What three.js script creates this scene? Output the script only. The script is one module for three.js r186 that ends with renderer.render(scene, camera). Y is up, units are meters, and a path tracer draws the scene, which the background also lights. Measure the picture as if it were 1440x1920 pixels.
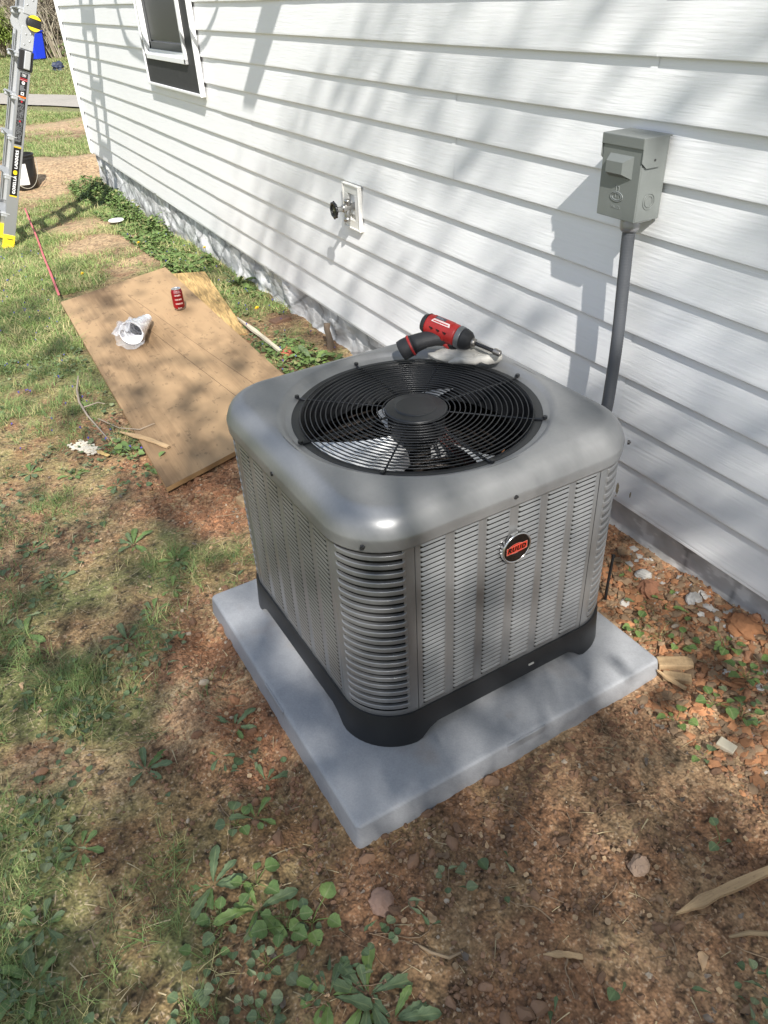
import * as THREE from 'three';
import { mergeGeometries, mergeVertices, toCreasedNormals } from 'three/addons/utils/BufferGeometryUtils.js';
import { RoundedBoxGeometry } from 'three/addons/geometries/RoundedBoxGeometry.js';

/* ---------- camera, sky, sun, exposure ---------- */
const W = 768, H = 1024;
const renderer = new THREE.WebGLRenderer({ antialias: true });
renderer.setSize(W, H);
renderer.toneMapping = THREE.LinearToneMapping;
renderer.toneMappingExposure = 1.58;
renderer.shadowMap.enabled = true;
const scene = new THREE.Scene();
const camera = new THREE.PerspectiveCamera(68.03, W / H, 0.05, 900);
camera.position.set(-1.585, 1.486, 1.4532);
camera.rotation.order = 'YXZ';
camera.rotation.set(-0.6067, -0.476, -0.0535);
scene.add(camera);

const SUN = new THREE.Vector3(-0.239, 0.669, 0.704).normalize();
{
  const w = 512, h = 256, d = new Float32Array(w * h * 4);
  for (let j = 0; j < h; j++) for (let i = 0; i < w; i++) {
    const el = (j + 0.5) / h * Math.PI - Math.PI / 2, az = (i + 0.5) / w * 2 * Math.PI;
    const y = Math.sin(el);
    const k = Math.pow(Math.max(0, y), 0.5);
    let r = 0.90 - 0.38 * k, g = 0.95 - 0.30 * k, b = 1.01 - 0.12 * k;
    // thin high cloud, the same all round
    const c = 0.5 + 0.5 * Math.sin(az * 3 + 4 * y) * Math.sin(az * 5 - 7 * y + 1) * Math.cos(y * 9);
    r += 0.16 * c * (1 - k * .4); g += 0.14 * c * (1 - k * .4); b += 0.10 * c * (1 - k * .4);
    if (y < 0) { r = 0.30; g = 0.29; b = 0.24; }
    const o = (j * w + i) * 4, s = 0.58;
    d[o] = r * s; d[o + 1] = g * s; d[o + 2] = b * s; d[o + 3] = 1;
  }
  const t = new THREE.DataTexture(d, w, h, THREE.RGBAFormat, THREE.FloatType);
  t.mapping = THREE.EquirectangularReflectionMapping; t.magFilter = THREE.LinearFilter; t.minFilter = THREE.LinearFilter;
  t.colorSpace = THREE.LinearSRGBColorSpace; t.needsUpdate = true;
  scene.background = t; scene.environment = t;
}
const sun = new THREE.DirectionalLight(new THREE.Color(1.0, 0.965, 0.905), 5.0);
sun.position.copy(SUN).multiplyScalar(30);
sun.castShadow = true; sun.shadow.radius = 1;
sun.shadow.mapSize.set(4096, 4096);
Object.assign(sun.shadow.camera, { left: -9, right: 9, top: 9, bottom: -9, near: 1, far: 70 });
scene.add(sun); scene.add(sun.target);

/* ---------- helpers ---------- */
function rng(seed) { let a = seed >>> 0; return () => { a = (a + 0x6D2B79F5) | 0; let t = Math.imul(a ^ (a >>> 15), 1 | a); t = (t + Math.imul(t ^ (t >>> 7), 61 | t)) ^ t; return ((t ^ (t >>> 14)) >>> 0) / 4294967296; }; }
const R0 = rng(12345);
const rr = (a, b, r = R0) => a + (b - a) * r();
const clamp = (x, a = 0, b = 1) => Math.min(b, Math.max(a, x));
const sst = (a, b, x) => { const t = clamp((x - a) / (b - a)); return t * t * (3 - 2 * t); };
const mix = (a, b, t) => a + (b - a) * t;
const HT = new Float32Array(65536); { const r = rng(77); for (let i = 0; i < 65536; i++) HT[i] = r(); }
const hsh = (x, y) => HT[((x & 255) * 256 + ((y * 37 + (x >> 8) * 11) & 255)) & 65535];
function noise(x, y) {
  const xi = Math.floor(x), yi = Math.floor(y), u = x - xi, v = y - yi, a = u * u * (3 - 2 * u), b = v * v * (3 - 2 * v);
  return mix(mix(hsh(xi, yi), hsh(xi + 1, yi), a), mix(hsh(xi, yi + 1), hsh(xi + 1, yi + 1), a), b);
}
function fbm(x, y, o = 4) { let s = 0, a = .5, n = 0; for (let i = 0; i < o; i++) { s += a * noise(x, y); n += a; a *= .5; x = x * 2.03 + 13.7; y = y * 2.03 + 7.1; } return s / n; }
function vor(x, y) { // distance to nearest and second nearest jittered cell point
  const xi = Math.floor(x), yi = Math.floor(y); let d1 = 9, d2 = 9, id = 0;
  for (let j = -1; j < 2; j++) for (let i = -1; i < 2; i++) {
    const a = hsh(xi + i, yi + j), b = hsh(xi + i + 91, yi + j + 47);
    const d = Math.hypot(xi + i + a - x, yi + j + b - y);
    if (d < d1) { d2 = d1; d1 = d; id = a; } else if (d < d2) d2 = d;
  }
  return [d1, d2, id];
}
const V = (x, y, z) => new THREE.Vector3(x, y, z);
const used = {};
function numbered(n) { if (!(n in used)) { used[n] = 0; return n; } used[n]++; return n + '_' + String(used[n]).padStart(3, '0'); }
function mesh(name, geo, mat, parent) {
  const m = new THREE.Mesh(geo, mat); m.name = name; m.castShadow = m.receiveShadow = true;
  if (parent) parent.add(m); return m;
}
function thing(name, label, category, pos = [0, 0, 0], turn = 0, group) {
  const o = new THREE.Group(); o.name = numbered(name); o.position.set(...pos); o.rotation.y = turn;
  o.userData = { label, category }; if (group) o.userData.group = group; scene.add(o); return o;
}
function single(name, label, category, geo, mat, pos = [0, 0, 0], turn = 0, group) {
  const o = mesh(numbered(name), geo, mat); o.position.set(...pos); o.rotation.y = turn;
  o.userData = { label, category }; if (group) o.userData.group = group; scene.add(o); return o;
}
function struct(o, label, category) { o.userData = { kind: 'structure', label, category }; scene.add(o); return o; }
function grid(nu, nv, fn, uvfn) { // fn(u,v)->[x,y,z], u,v in 0..1
  const p = [], uv = [], ix = [];
  for (let j = 0; j <= nv; j++) for (let i = 0; i <= nu; i++) {
    const u = i / nu, v = j / nv; const q = fn(u, v); p.push(q[0], q[1], q[2]);
    const t = uvfn ? uvfn(u, v, q) : [u, v]; uv.push(t[0], t[1]);
  }
  for (let j = 0; j < nv; j++) for (let i = 0; i < nu; i++) { const a = j * (nu + 1) + i, b = a + 1, c = a + nu + 1, d = c + 1; ix.push(a, b, d, a, d, c); }
  const g = new THREE.BufferGeometry();
  g.setAttribute('position', new THREE.Float32BufferAttribute(p, 3)); g.setAttribute('uv', new THREE.Float32BufferAttribute(uv, 2));
  g.setIndex(ix); g.computeVertexNormals(); return g;
}
function sweep(pts, rad, sides = 8, caps = true, squash = 1, up) {
  pts = pts.map(p => p.isVector3 ? p : V(...p));
  const n = pts.length, R = i => Array.isArray(rad) ? rad[i] : rad;
  const P = [], U = [], I = [];
  let N = up ? (up.isVector3 ? up.clone() : V(...up)) : null, len = 0;
  for (let i = 0; i < n; i++) {
    const t = V(0, 0, 0).subVectors(pts[Math.min(n - 1, i + 1)], pts[Math.max(0, i - 1)]).normalize();
    if (!N) N = Math.abs(t.y) < .9 ? V(0, 1, 0) : V(1, 0, 0);
    N = N.clone().addScaledVector(t, -N.dot(t)); if (N.lengthSq() < 1e-8) N = V(t.y, t.z, t.x); N.normalize();
    const B = V(0, 0, 0).crossVectors(t, N);
    if (i) len += pts[i].distanceTo(pts[i - 1]);
    for (let k = 0; k <= sides; k++) {
      const a = k / sides * 2 * Math.PI, c = Math.cos(a) * R(i) * squash, s = Math.sin(a) * R(i);
      P.push(pts[i].x + N.x * c + B.x * s, pts[i].y + N.y * c + B.y * s, pts[i].z + N.z * c + B.z * s);
      U.push(k / sides * 2 * Math.PI * R(i), len);
    }
  }
  for (let i = 0; i < n - 1; i++) for (let k = 0; k < sides; k++) { const a = i * (sides + 1) + k, b = a + sides + 1; I.push(a, a + 1, b + 1, a, b + 1, b); }
  if (caps) for (const e of [0, n - 1]) {
    const c = P.length / 3; P.push(pts[e].x, pts[e].y, pts[e].z); U.push(0, 0);
    for (let k = 0; k < sides; k++) { const a = e * (sides + 1) + k; e ? I.push(c, a, a + 1) : I.push(c, a + 1, a); }
  }
  const g = new THREE.BufferGeometry();
  g.setAttribute('position', new THREE.Float32BufferAttribute(P, 3)); g.setAttribute('uv', new THREE.Float32BufferAttribute(U, 2));
  g.setIndex(I); g.computeVertexNormals(); return g;
}
function strip(g) { for (const k of Object.keys(g.attributes)) if (!['position', 'normal', 'uv'].includes(k)) g.deleteAttribute(k); return g; }
const merge = a => mergeGeometries(a.map(g => strip(g.index ? g.toNonIndexed() : g)));
const box = (w, h, d, x = 0, y = 0, z = 0, r = 0) => { const g = r ? new RoundedBoxGeometry(w, h, d, 2, r) : new THREE.BoxGeometry(w, h, d); g.translate(x, y, z); return g; };
const cyl = (r0, r1, h, n = 24) => new THREE.CylinderGeometry(r0, r1, h, n);
const lathe = (pts, n = 40) => new THREE.LatheGeometry(pts.map(p => new THREE.Vector2(p[0], p[1])), n);
function along(g, a, b) { // geometry along +y placed with base at a, pointing to b
  a = a.isVector3 ? a : V(...a); b = b.isVector3 ? b : V(...b);
  g.applyQuaternion(new THREE.Quaternion().setFromUnitVectors(V(0, 1, 0), b.clone().sub(a).normalize())); g.translate(a.x, a.y, a.z); return g;
}
const lin = (r, g, b) => new THREE.Color().setRGB(r, g, b);
const mat = (r, g, b, rough = .8, metal = 0, extra = {}) => new THREE.MeshStandardMaterial({ color: lin(r, g, b), roughness: rough, metalness: metal, side: THREE.DoubleSide, ...extra });
function dtex(w, h, fn, srgb, repeat = true) {
  const d = new Uint8Array(w * h * 4), o = [0, 0, 0];
  for (let j = 0; j < h; j++) for (let i = 0; i < w; i++) {
    const c = fn((i + .5) / w, (j + .5) / h, o) || o, k = (j * w + i) * 4;
    for (let q = 0; q < 3; q++) { let v = clamp(c[q]); if (srgb) v = v <= .0031308 ? v * 12.92 : 1.055 * Math.pow(v, 1 / 2.4) - .055; d[k + q] = v * 255 + .5; }
    d[k + 3] = 255;
  }
  const t = new THREE.DataTexture(d, w, h, THREE.RGBAFormat); t.colorSpace = srgb ? THREE.SRGBColorSpace : THREE.NoColorSpace;
  t.magFilter = THREE.LinearFilter; t.minFilter = THREE.LinearMipmapLinearFilter; t.generateMipmaps = true;
  if (repeat) t.wrapS = t.wrapT = THREE.RepeatWrapping; t.needsUpdate = true; return t;
}
function ctex(w, h, draw) { const c = document.createElement('canvas'); c.width = w; c.height = h; const g = c.getContext('2d'); draw(g, w, h); const t = new THREE.CanvasTexture(c); t.colorSpace = THREE.SRGBColorSpace; return t; }
const pnoise = (u, v, fx, fy, o = 3) => { // tileable
  const a = fbm(u * fx, v * fy, o), b = fbm((u - 1) * fx, v * fy, o), c = fbm(u * fx, (v - 1) * fy, o), d = fbm((u - 1) * fx, (v - 1) * fy, o);
  return mix(mix(a, b, u), mix(c, d, u), v);
};

/* ---------- ground ---------- */
// control points: x, z, grass, red, tan, moss
const CP = [
  [-1.06, -5.84, .9, 0, .3, .2], [-1.39, -3.26, .85, 0, .3, .3], [-1.26, -2.77, .85, 0, .2, .4], [-1.21, -2.1, .7, .1, .1, .4], [-1.54, -1.67, .4, .4, .2, .4], [-1.31, -1.62, .35, .5, .3, .2],
  [-1.69, -1.09, .35, .2, .5, .3], [-1.54, -1.0, .3, .2, .6, .3], [-1.37, -.89, .45, .2, .4, .4], [-1.29, -.66, .65, .1, .3, .5], [-1.13, -.93, .1, .8, .2, 0], [-1.0, -.94, 0, 1, .1, 0],
  [-1.68, -.65, .6, .1, .3, .5], [-1.56, -.44, .3, .2, .4, .6], [-1.42, -.35, .5, .2, .4, .5], [-1.32, -.26, .05, .8, .1, .1], [-1.8, -.31, .85, 0, .3, .5], [-1.69, -.16, .85, 0, .3, .5], [-1.58, -.05, .65, .1, .2, .5],
  [-1.45, -.01, .12, .5, .7, .1], [-1.36, .08, 0, 1, 0, 0], [-1.36, .23, .05, .8, .2, .1], [-1.79, 0, .15, .5, .9, .2], [-1.65, .09, .2, .7, .5, .2], [-1.56, .24, .4, .2, .2, .6], [-1.46, .26, .2, .5, .2, .5],
  [-1.87, .13, .85, 0, .3, .4], [-1.89, .34, .9, 0, .3, .5], [-1.75, .42, .4, .1, .4, .5], [-1.63, .4, .25, .2, .1, .8], [-1.5, .37, .1, .2, 0, .8], [-1.62, .55, .7, .1, .2, .5], [-1.47, .55, .4, .2, .1, .5],
  [-1.74, .6, .85, 0, .3, .4], [-1.6, .68, .7, .1, .3, .4], [-1.45, .71, .3, .2, .1, .4], [-1.4, .83, .3, .2, .1, .3], [-1.35, .51, 0, .4, 0, .4], [-1.27, .7, 0, .3, 0, .1], [-1.08, .81, 0, .2, .1, .1], [-.72, .89, 0, .15, .15, 0],
  [-.74, 1.18, 0, .3, .4, 0], [-.47, .88, 0, .3, .3, 0], [-.47, .72, .02, .7, .5, 0], [-.09, .64, .02, .9, .5, 0], [-.05, .41, .05, .9, .5, 0], [-.2, .2, .05, .9, .5, 0], [-.53, -5.32, .05, .1, 1, 0], [-.42, -4.53, .2, .2, .8, .2], [-.64, -5.96, .25, .1, .9, .1],
  [-.2, -5.81, .7, 0, .4, .4], [-.07, -4.87, .8, 0, .2, .4], [-.17, -3.29, .8, 0, .2, .5], [-.26, -2.43, .4, .2, .3, .4], [-.23, -2.04, .35, .4, .4, .2], [-.54, -8.09, .2, .1, .9, .1], [.3, -9.29, 0, .2, 1, 0], [-.27, -8.96, 0, .2, 1, 0],
  [.22, -12.81, .4, 0, .5, .3], [.66, -13.92, .25, .3, 1, .1], [.53, -15.98, .85, 0, .2, .3], [.36, -11.34, .85, 0, .2, .3], [-.05, -7.65, .85, 0, .2, .3], [-.54, -7.09, .6, 0, .5, .3], [-.72, -3.59, .5, .1, .3, .3], [-1.37, -4.46, .9, 0, .2, .3],
  [-.12, -5.73, .75, 0, .3, .4], [0, -4.14, .8, 0, .1, .4], [-2.3, -.5, .8, 0, .3, .4], [-2.4, 1, .8, 0, .3, .4], [-2.2, -2.5, .8, 0, .3, .4], [-2.2, -5, .9, 0, .2, .3], [-1.8, 1.6, .8, 0, .3, .4], [-1.2, 1.6, .1, .2, .2, .2], [-.1, 1.6, 0, .4, .4, 0],
  [-.8, -1.0, 0, .6, .2, 0], [-.6, -2.4, .1, .4, .2, .1], [-.5, -.2, 0, .5, .2, 0], [.5, -12, .6, 0, .3, .3], [-2, -9, .85, 0, .2, .3], [-1.5, -12, .85, 0, .2, .3], [3, -12, .85, 0, .2, .3], [-4, -6, .85, 0, .2, .3], [-4, 0, .85, 0, .2, .3], [-5, 4, .8, 0, .3, .3], [-1, 5, .8, 0, .3, .3], [0, -22, .95, 0, .15, .3], [6, -22, .9, 0, .2, .3], [2, -30, .95, 0, .1, .4], [-8, -25, .9, 0, .2, .3],
];
const _gc = [0, 0, 0, 0];
function ctl(x, z) { // inverse-distance blend of the control points
  let s = 0; _gc[0] = _gc[1] = _gc[2] = _gc[3] = 0;
  for (const c of CP) { const dx = c[0] - x, dz = c[1] - z, d = dx * dx + dz * dz + .004, w = 1 / (d * d); s += w; for (let k = 0; k < 4; k++) _gc[k] += w * c[k + 2]; }
  for (let k = 0; k < 4; k++) _gc[k] /= s; return _gc;
}
// coarse lookup of the blend
const CG = { x0: -4, z0: -18, nx: 140, nz: 420, s: .05, d: null };
CG.d = new Float32Array(CG.nx * CG.nz * 4);
for (let j = 0; j < CG.nz; j++) for (let i = 0; i < CG.nx; i++) { const c = ctl(CG.x0 + i * CG.s, CG.z0 + j * CG.s); CG.d.set(c, (j * CG.nx + i) * 4); }
const _c2 = [0, 0, 0, 0];
function ctlF(x, z) {
  const fx = (x - CG.x0) / CG.s, fz = (z - CG.z0) / CG.s;
  if (fx < 0 || fz < 0 || fx >= CG.nx - 1 || fz >= CG.nz - 1) { _c2[0] = .88; _c2[1] = 0; _c2[2] = .2; _c2[3] = .3; return _c2; }
  const i = Math.floor(fx), j = Math.floor(fz), u = fx - i, v = fz - j, D = CG.d, n = CG.nx;
  for (let k = 0; k < 4; k++) _c2[k] = mix(mix(D[(j * n + i) * 4 + k], D[(j * n + i + 1) * 4 + k], u), mix(D[((j + 1) * n + i) * 4 + k], D[((j + 1) * n + i + 1) * 4 + k], u), v);
  return _c2;
}
const PAD = { x: -.7891, z: .0937, a: .0291, h: .457 };
function G(x, z) {
  let y = -.064 - .17 * sst(-2.5, -8, z) + .05 * sst(.1, .8, z) * sst(-.5, 0, x) + .03 * sst(.05, .35, x + .35) * sst(1, .3, z) * sst(-1.2, -.2, z);
  y -= .045 * sst(-.5, 0, x) * sst(-.3, -2, z);
  y += .16 * Math.exp(-((x - .1) ** 2 / 1.6 + (z + 9.3) ** 2 / 1.2));
  const far = Math.max(0, Math.hypot(x + 1, z) - 3);
  y += (fbm(x * 1.3 + 5, z * 1.3, 3) - .5) * .06 * Math.min(1, .35 + far);
  return y;
}
function Gn(x, z) { // with clods
  const c = ctlF(x, z), soil = 1 - c[0];
  const n = fbm(x * 9, z * 9, 3) - .5, n2 = fbm(x * 38, z * 38, 3) - .5;
  let y = G(x, z) + n * .020 + n2 * .007 * (.4 + soil);
  const v = vor(x * 34, z * 34); y += Math.max(0, .32 - v[0]) * .02 * soil * (v[2] > .55 ? 1 : 0);
  // dug trench on the left of the pad
  const px = x - PAD.x, pz = z - PAD.z, t = px + PAD.h; // left edge
  y -= .022 * Math.exp(-((t + .075) ** 2) / .002) * sst(.62, .35, Math.abs(pz));
  y += .014 * Math.exp(-((t + .17) ** 2) / .003) * sst(.62, .35, Math.abs(pz));
  return y;
}
const _col = [0, 0, 0];
function groundColor(x, z, fine) {
  const c = ctlF(x, z); let g = c[0], r = c[1], t = c[2], m = c[3];
  const n1 = fbm(x * 2.7 + 3, z * 2.7 + 9, 4), n2 = fbm(x * 11 + 1, z * 11 + 4, 4), n3 = fine ? fbm(x * 70, z * 70, 3) : .5, n4 = fine ? noise(x * 330, z * 330) : .5, n5 = fine ? fbm(x * 160 + 9, z * 160, 2) : .5;
  r = clamp(r + (n1 - .5) * 1.1 + (n2 - .5) * .5); t = clamp(t + (n2 - .5) * 1.5); m = clamp(m + (n2 - .5) * 1.2); g = clamp(g + (n1 - .5) * .5 + (n2 - .5) * .9);
  let R = .190, Gc = .106, B = .056;
  R = mix(R, .31, r * .9); Gc = mix(Gc, .135, r * .9); B = mix(B, .062, r * .9);
  R = mix(R, .44, t * .85); Gc = mix(Gc, .31, t * .85); B = mix(B, .18, t * .85);
  const mm = m * (1 - .6 * t); R = mix(R, .15, mm * .75); Gc = mix(Gc, .13, mm * .75); B = mix(B, .045, mm * .75);
  const gg = sst(.25, .9, g); R = mix(R, .125, gg * .8); Gc = mix(Gc, .15, gg * .8); B = mix(B, .048, gg * .8);
  const k = -.02 + .95 * n3 + .70 * n4 + .60 * n5; const dark = n3 < .40 ? 1 - (.40 - n3) * 2.6 : 1;
  let f = k * dark * (fine ? 1 : .95);
  _col[0] = R * f; _col[1] = Gc * f; _col[2] = B * f;
  if (fine) { const cv = vor(x * 72, z * 72), cw = (1 - gg * .8); const ck = 1 + cw * ((cv[2] - .5) * .42 - (cv[1] - cv[0] < .14 ? .22 : 0)); _col[0] *= ck; _col[1] *= ck; _col[2] *= ck; }
  if (fine) { // pale bits of straw and bark in the soil, dark wet crumbs
    if (n5 > .66 && n4 > .45) { const q = clamp((n5 - .66) * 7); _col[0] = mix(_col[0], .50, q * .7); _col[1] = mix(_col[1], .38, q * .7); _col[2] = mix(_col[2], .26, q * .7); }
    if (n5 < .28) { const q = clamp((.28 - n5) * 5); _col[0] *= 1 - .5 * q; _col[1] *= 1 - .5 * q; _col[2] *= 1 - .5 * q; }
  }
  return _col;
}
const ground = new THREE.Group(); ground.name = 'ground'; struct(ground, 'patchy ground of reddish soil, moss and thin grass around the unit and out to the road', 'ground');
function patch(name, x0, x1, z0, z1, nx, nz, tw, th, fine, hf, bump) {
  const g = grid(nx, nz, (u, v) => { const x = mix(x0, x1, u), z = mix(z1, z0, v); return [x, hf(x, z), z]; });
  const tex = dtex(tw, th, (u, v, o) => { const c = groundColor(mix(x0, x1, u), mix(z1, z0, v), fine); o[0] = c[0]; o[1] = c[1]; o[2] = c[2]; }, true, false);
  const m = new THREE.MeshStandardMaterial({ map: tex, roughness: .97, metalness: 0, side: THREE.DoubleSide });
  if (bump) {
    m.bumpMap = dtex(tw, th, (u, v, o) => { const x = mix(x0, x1, u), z = mix(z1, z0, v); const a = .6 * fbm(x * 55, z * 55, 4) + .4 * noise(x * 300, z * 300); o[0] = o[1] = o[2] = a; }, false, false); m.bumpScale = bump;
  }
  return mesh(name, g, m, ground);
}
const NX0 = -2.7, NX1 = .1, NZ0 = -2.8, NZ1 = 1.7;
patch('bare_soil', NX0, NX1, NZ0, NZ1, 330, 520, 1280, 2048, true, Gn, .009);
patch('lawn', -2.7, .1, -8.6, NZ0, 100, 190, 768, 1536, true, (x, z) => G(x, z) + (z > NZ0 - .05 ? Gn(x, z) - G(x, z) : (fbm(x * 9, z * 9, 3) - .5) * .022), .012);
patch('far_lawn', -4, 3, -18, -8.6, 90, 120, 512, 768, true, (x, z) => x > -2.72 && x < .12 && z > -8.65 ? G(x, z) + (fbm(x * 9, z * 9, 3) - .5) * .022 : G(x, z), .01);
{
  const tile = dtex(512, 512, (u, v, o) => { const a = pnoise(u, v, 60, 60, 4), b = pnoise(u, v, 9, 9, 3), c = pnoise(u, v, 160, 160, 2); const k = .55 + .9 * a * c + .2 * c; o[0] = mix(.16, .26, b) * k; o[1] = mix(.19, .22, b) * k; o[2] = mix(.055, .09, b) * k; }, true);
  const m = new THREE.MeshStandardMaterial({ map: tile, roughness: .97, side: THREE.DoubleSide });
  const far = [];
  const add = (x0, x1, z0, z1, nx, nz) => far.push(grid(nx, nz, (u, v) => { const x = mix(x0, x1, u), z = mix(z1, z0, v); return [x, Math.hypot(x, z) > 120 ? -.6 : G(x, z) + (Math.abs(x) < 4.1 && z > -18.1 ? (fbm(x * 9, z * 9, 3) - .5) * .022 - .004 : 0), z]; }, (u, v, q) => [q[0] / 3, q[2] / 3]));
  add(-60, -2.7, -8.6, 30, 60, 60); add(-2.7, .1, 1.7, 30, 20, 40); add(.1, 60, -8.6, 30, 30, 30);
  add(-60, -4, -18, -8.6, 40, 10); add(3, 60, -18, -8.6, 40, 10); add(-60, 60, -60, -18, 80, 40);
  add(-500, 500, -500, -60, 20, 20); add(-500, 500, 30, 500, 20, 20); add(-500, -60, -60, 30, 10, 10); add(60, 500, -60, 30, 10, 10);
  mesh('outer_lawn', merge(far), m, ground);
}
/* road */
{
  const asphalt = dtex(256, 256, (u, v, o) => { const a = pnoise(u, v, 90, 90, 2), b = pnoise(u, v, 5, 5, 3); const k = .18 + .16 * a + .10 * b; o[0] = k * 1.08; o[1] = k * .98; o[2] = k * .84; }, true);
  const g = grid(160, 6, (u, v) => { const k = mix(-45, 40, u), w = 1.9 * v + .12 + .25 * (fbm(k * .6, v > .5 ? 9 : 2, 3) - .5); const x = .46 + .49 * k - .87 * -w * .35 + w * .05, z = -17.85 + .87 * k - w * 1.0; return [x, G(x, z) + .03 + .015 * Math.sin(v * Math.PI), z]; }, (u, v, q) => [q[0] / 2, q[2] / 2]);
  const m = mesh('road', g, new THREE.MeshStandardMaterial({ map: asphalt, roughness: .95, side: THREE.DoubleSide }));
  struct(m, 'narrow pale grey lane crossing the lawn beyond the house corner', 'road');
}
/* ---------- house ---------- */
const D5 = .1354, H10 = .097, ZC = -8.299;
const house = thing('house', 'long white vinyl sided house wall on a rough grey parged foundation', 'house');
const grain = dtex(1024, 512, (u, v, o) => { const w = (pnoise(u, v, 6, 5, 2) - .5) * .045; const a = pnoise(u, (v + w + 1) % 1, 9, 62, 3), b = pnoise(u, v, 30, 130, 2); o[0] = o[1] = o[2] = .72 * Math.pow(a, 1.2) + .28 * b; }, false);
const vinylTint = dtex(256, 256, (u, v, o) => { const n = pnoise(u, v, 7, 5, 4), e = pnoise(u, v, 40, 60, 2); const k = .83 + .035 * (n - .5) + .02 * (e - .5); o[0] = k * .988; o[1] = k * .995; o[2] = k; }, true);
const vinyl = new THREE.MeshPhysicalMaterial({ map: vinylTint, roughness: .47, side: THREE.DoubleSide, bumpMap: grain, bumpScale: .0011, specularIntensity: .6 });
const vinylPlain = new THREE.MeshPhysicalMaterial({ map: vinylTint, roughness: .42, side: THREE.DoubleSide, specularIntensity: .6 });
function sidingPanel(yb, z0, z1, lift, courses = 2) {
  const pr = [];
  for (let c = 0; c < courses; c++) { const y = yb + c * D5; pr.push([.0135, y + .004], [.0035, y + .0002], [.0010, y + .0006], [0, y + .0032], [.0006, y + .012], [.0036, y + .042], [.0068, y + .08], [.0098, y + .115], [.0118, y + D5 - .003]); }
  pr.push([.0135, yb + courses * D5 + .004]);
  const nz = Math.max(4, Math.round((z1 - z0) / .12));
  return grid(nz, pr.length - 1, (u, v) => {
    const q = pr[Math.round(v * (pr.length - 1))], z = mix(z0, z1, u);
    const wv = (fbm(z * 1.4 + yb * 17, q[1] * 2.5 + 3, 2) - .5) * .0050 + (noise(z * 6, q[1] * 4 + yb * 9) - .5) * .0014;
    return [q[0] - lift + wv * (q[0] > .013 ? .3 : 1), q[1] + (noise(z * 1.1 + 40, yb * 7) - .5) * .003, z];
  }, (u, v, q) => [q[2] / 1.25, q[1] / .42]);
}
{
  const ZE = 3.6, rows = [];
  // bottoms counted up from the starter strip; joints along z
  const joints = [[-4.78, -.99], [-3.82, -.03], [-6.87, -2.97, .84], [-3.43, -.95], [-3.86, -.075], [-6.0, -2.4, 1.3], [-4.6, -.8], [-6.9, -3.1, .7], [-5.1, -1.3], [-4.0, -.2]];
  joints.forEach((js, k) => {
    const e = [ZC + .055, ...js, ZE];
    for (let i = 0; i < e.length - 1; i++) mesh('siding_panel', sidingPanel(H10 + .0 + k * 2 * D5, e[i] - (i ? .02 : 0), e[i + 1], (i % 2) * .0016), vinyl, house);
  });
  // starter strip under the lowest course
  mesh('starter_strip', merge([box(.016, .012, ZE - ZC - .06, .009, H10 - .004, (ZE + ZC) / 2, .003), box(.02, .004, ZE - ZC - .06, .022, H10 - .002, (ZE + ZC) / 2)]), vinylPlain, house);
  // corner post: two faces with a shallow groove
  mesh('corner_post', merge([box(.014, 2.72, .078, -.004, H10 - .012 + 1.36, ZC + .039, .004), box(.008, 2.72, .012, -.011, H10 - .012 + 1.36, ZC + .006, .003), box(.008, 2.72, .010, -.011, H10 - .012 + 1.36, ZC + .072, .003), box(.085, 2.72, .014, .045, H10 - .012 + 1.36, ZC - .004, .004)]), vinylPlain, house);
  for (const [y, z, h, w] of [[.130, .008, .046, .013], [.138, .063, .022, .006], [.232, .063, .016, .006], [.254, .32, .006, .004]]) { const g = new THREE.CircleGeometry(1, 14), p = g.attributes.position; for (let i = 0; i < p.count; i++) { const k = 1 + .5 * (hsh(i * 3 + 7, (z * 90 | 0) + 20) - .5); p.setXYZ(i, -.0008 - .0026 * 0, p.getY(i) * h / 2 * k, p.getX(i) * w / 2 * k); } g.rotateZ(-.085); g.translate(.0015 + .085 * ((y - .097) % D5) * 1, y, z); g.translate(-.0012, 0, 0); g.computeVertexNormals(); mesh('mud_spot', g, mat(.30, .25, .17, .9), house); }
  // body of the house behind the siding
  const wallCore = mat(.6, .6, .6);
  mesh('wall', box(7, 2.72, 11.86, 3.53, H10 + 1.362, -2.355), wallCore, house);
  // roof with eave
  const roofM = mat(.10, .095, .09, .95);
  const rs = box(4.35, .12, 12.7, 0, 0, 0); rs.rotateZ(.36); rs.translate(1.6, 3.62, -2.35);
  const rs2 = box(4.35, .12, 12.7, 0, 0, 0); rs2.rotateZ(-.36); rs2.translate(5.5, 3.62, -2.35);
  const roof = mesh('roof', merge([rs, rs2]), roofM, house);
  mesh('soffit', box(.3, .02, 12.2, -.14, 2.835, -2.35), vinylPlain, roof);
  mesh('fascia', box(.02, .16, 12.2, -.3, 2.86, -2.35), vinylPlain, roof);
}
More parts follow.
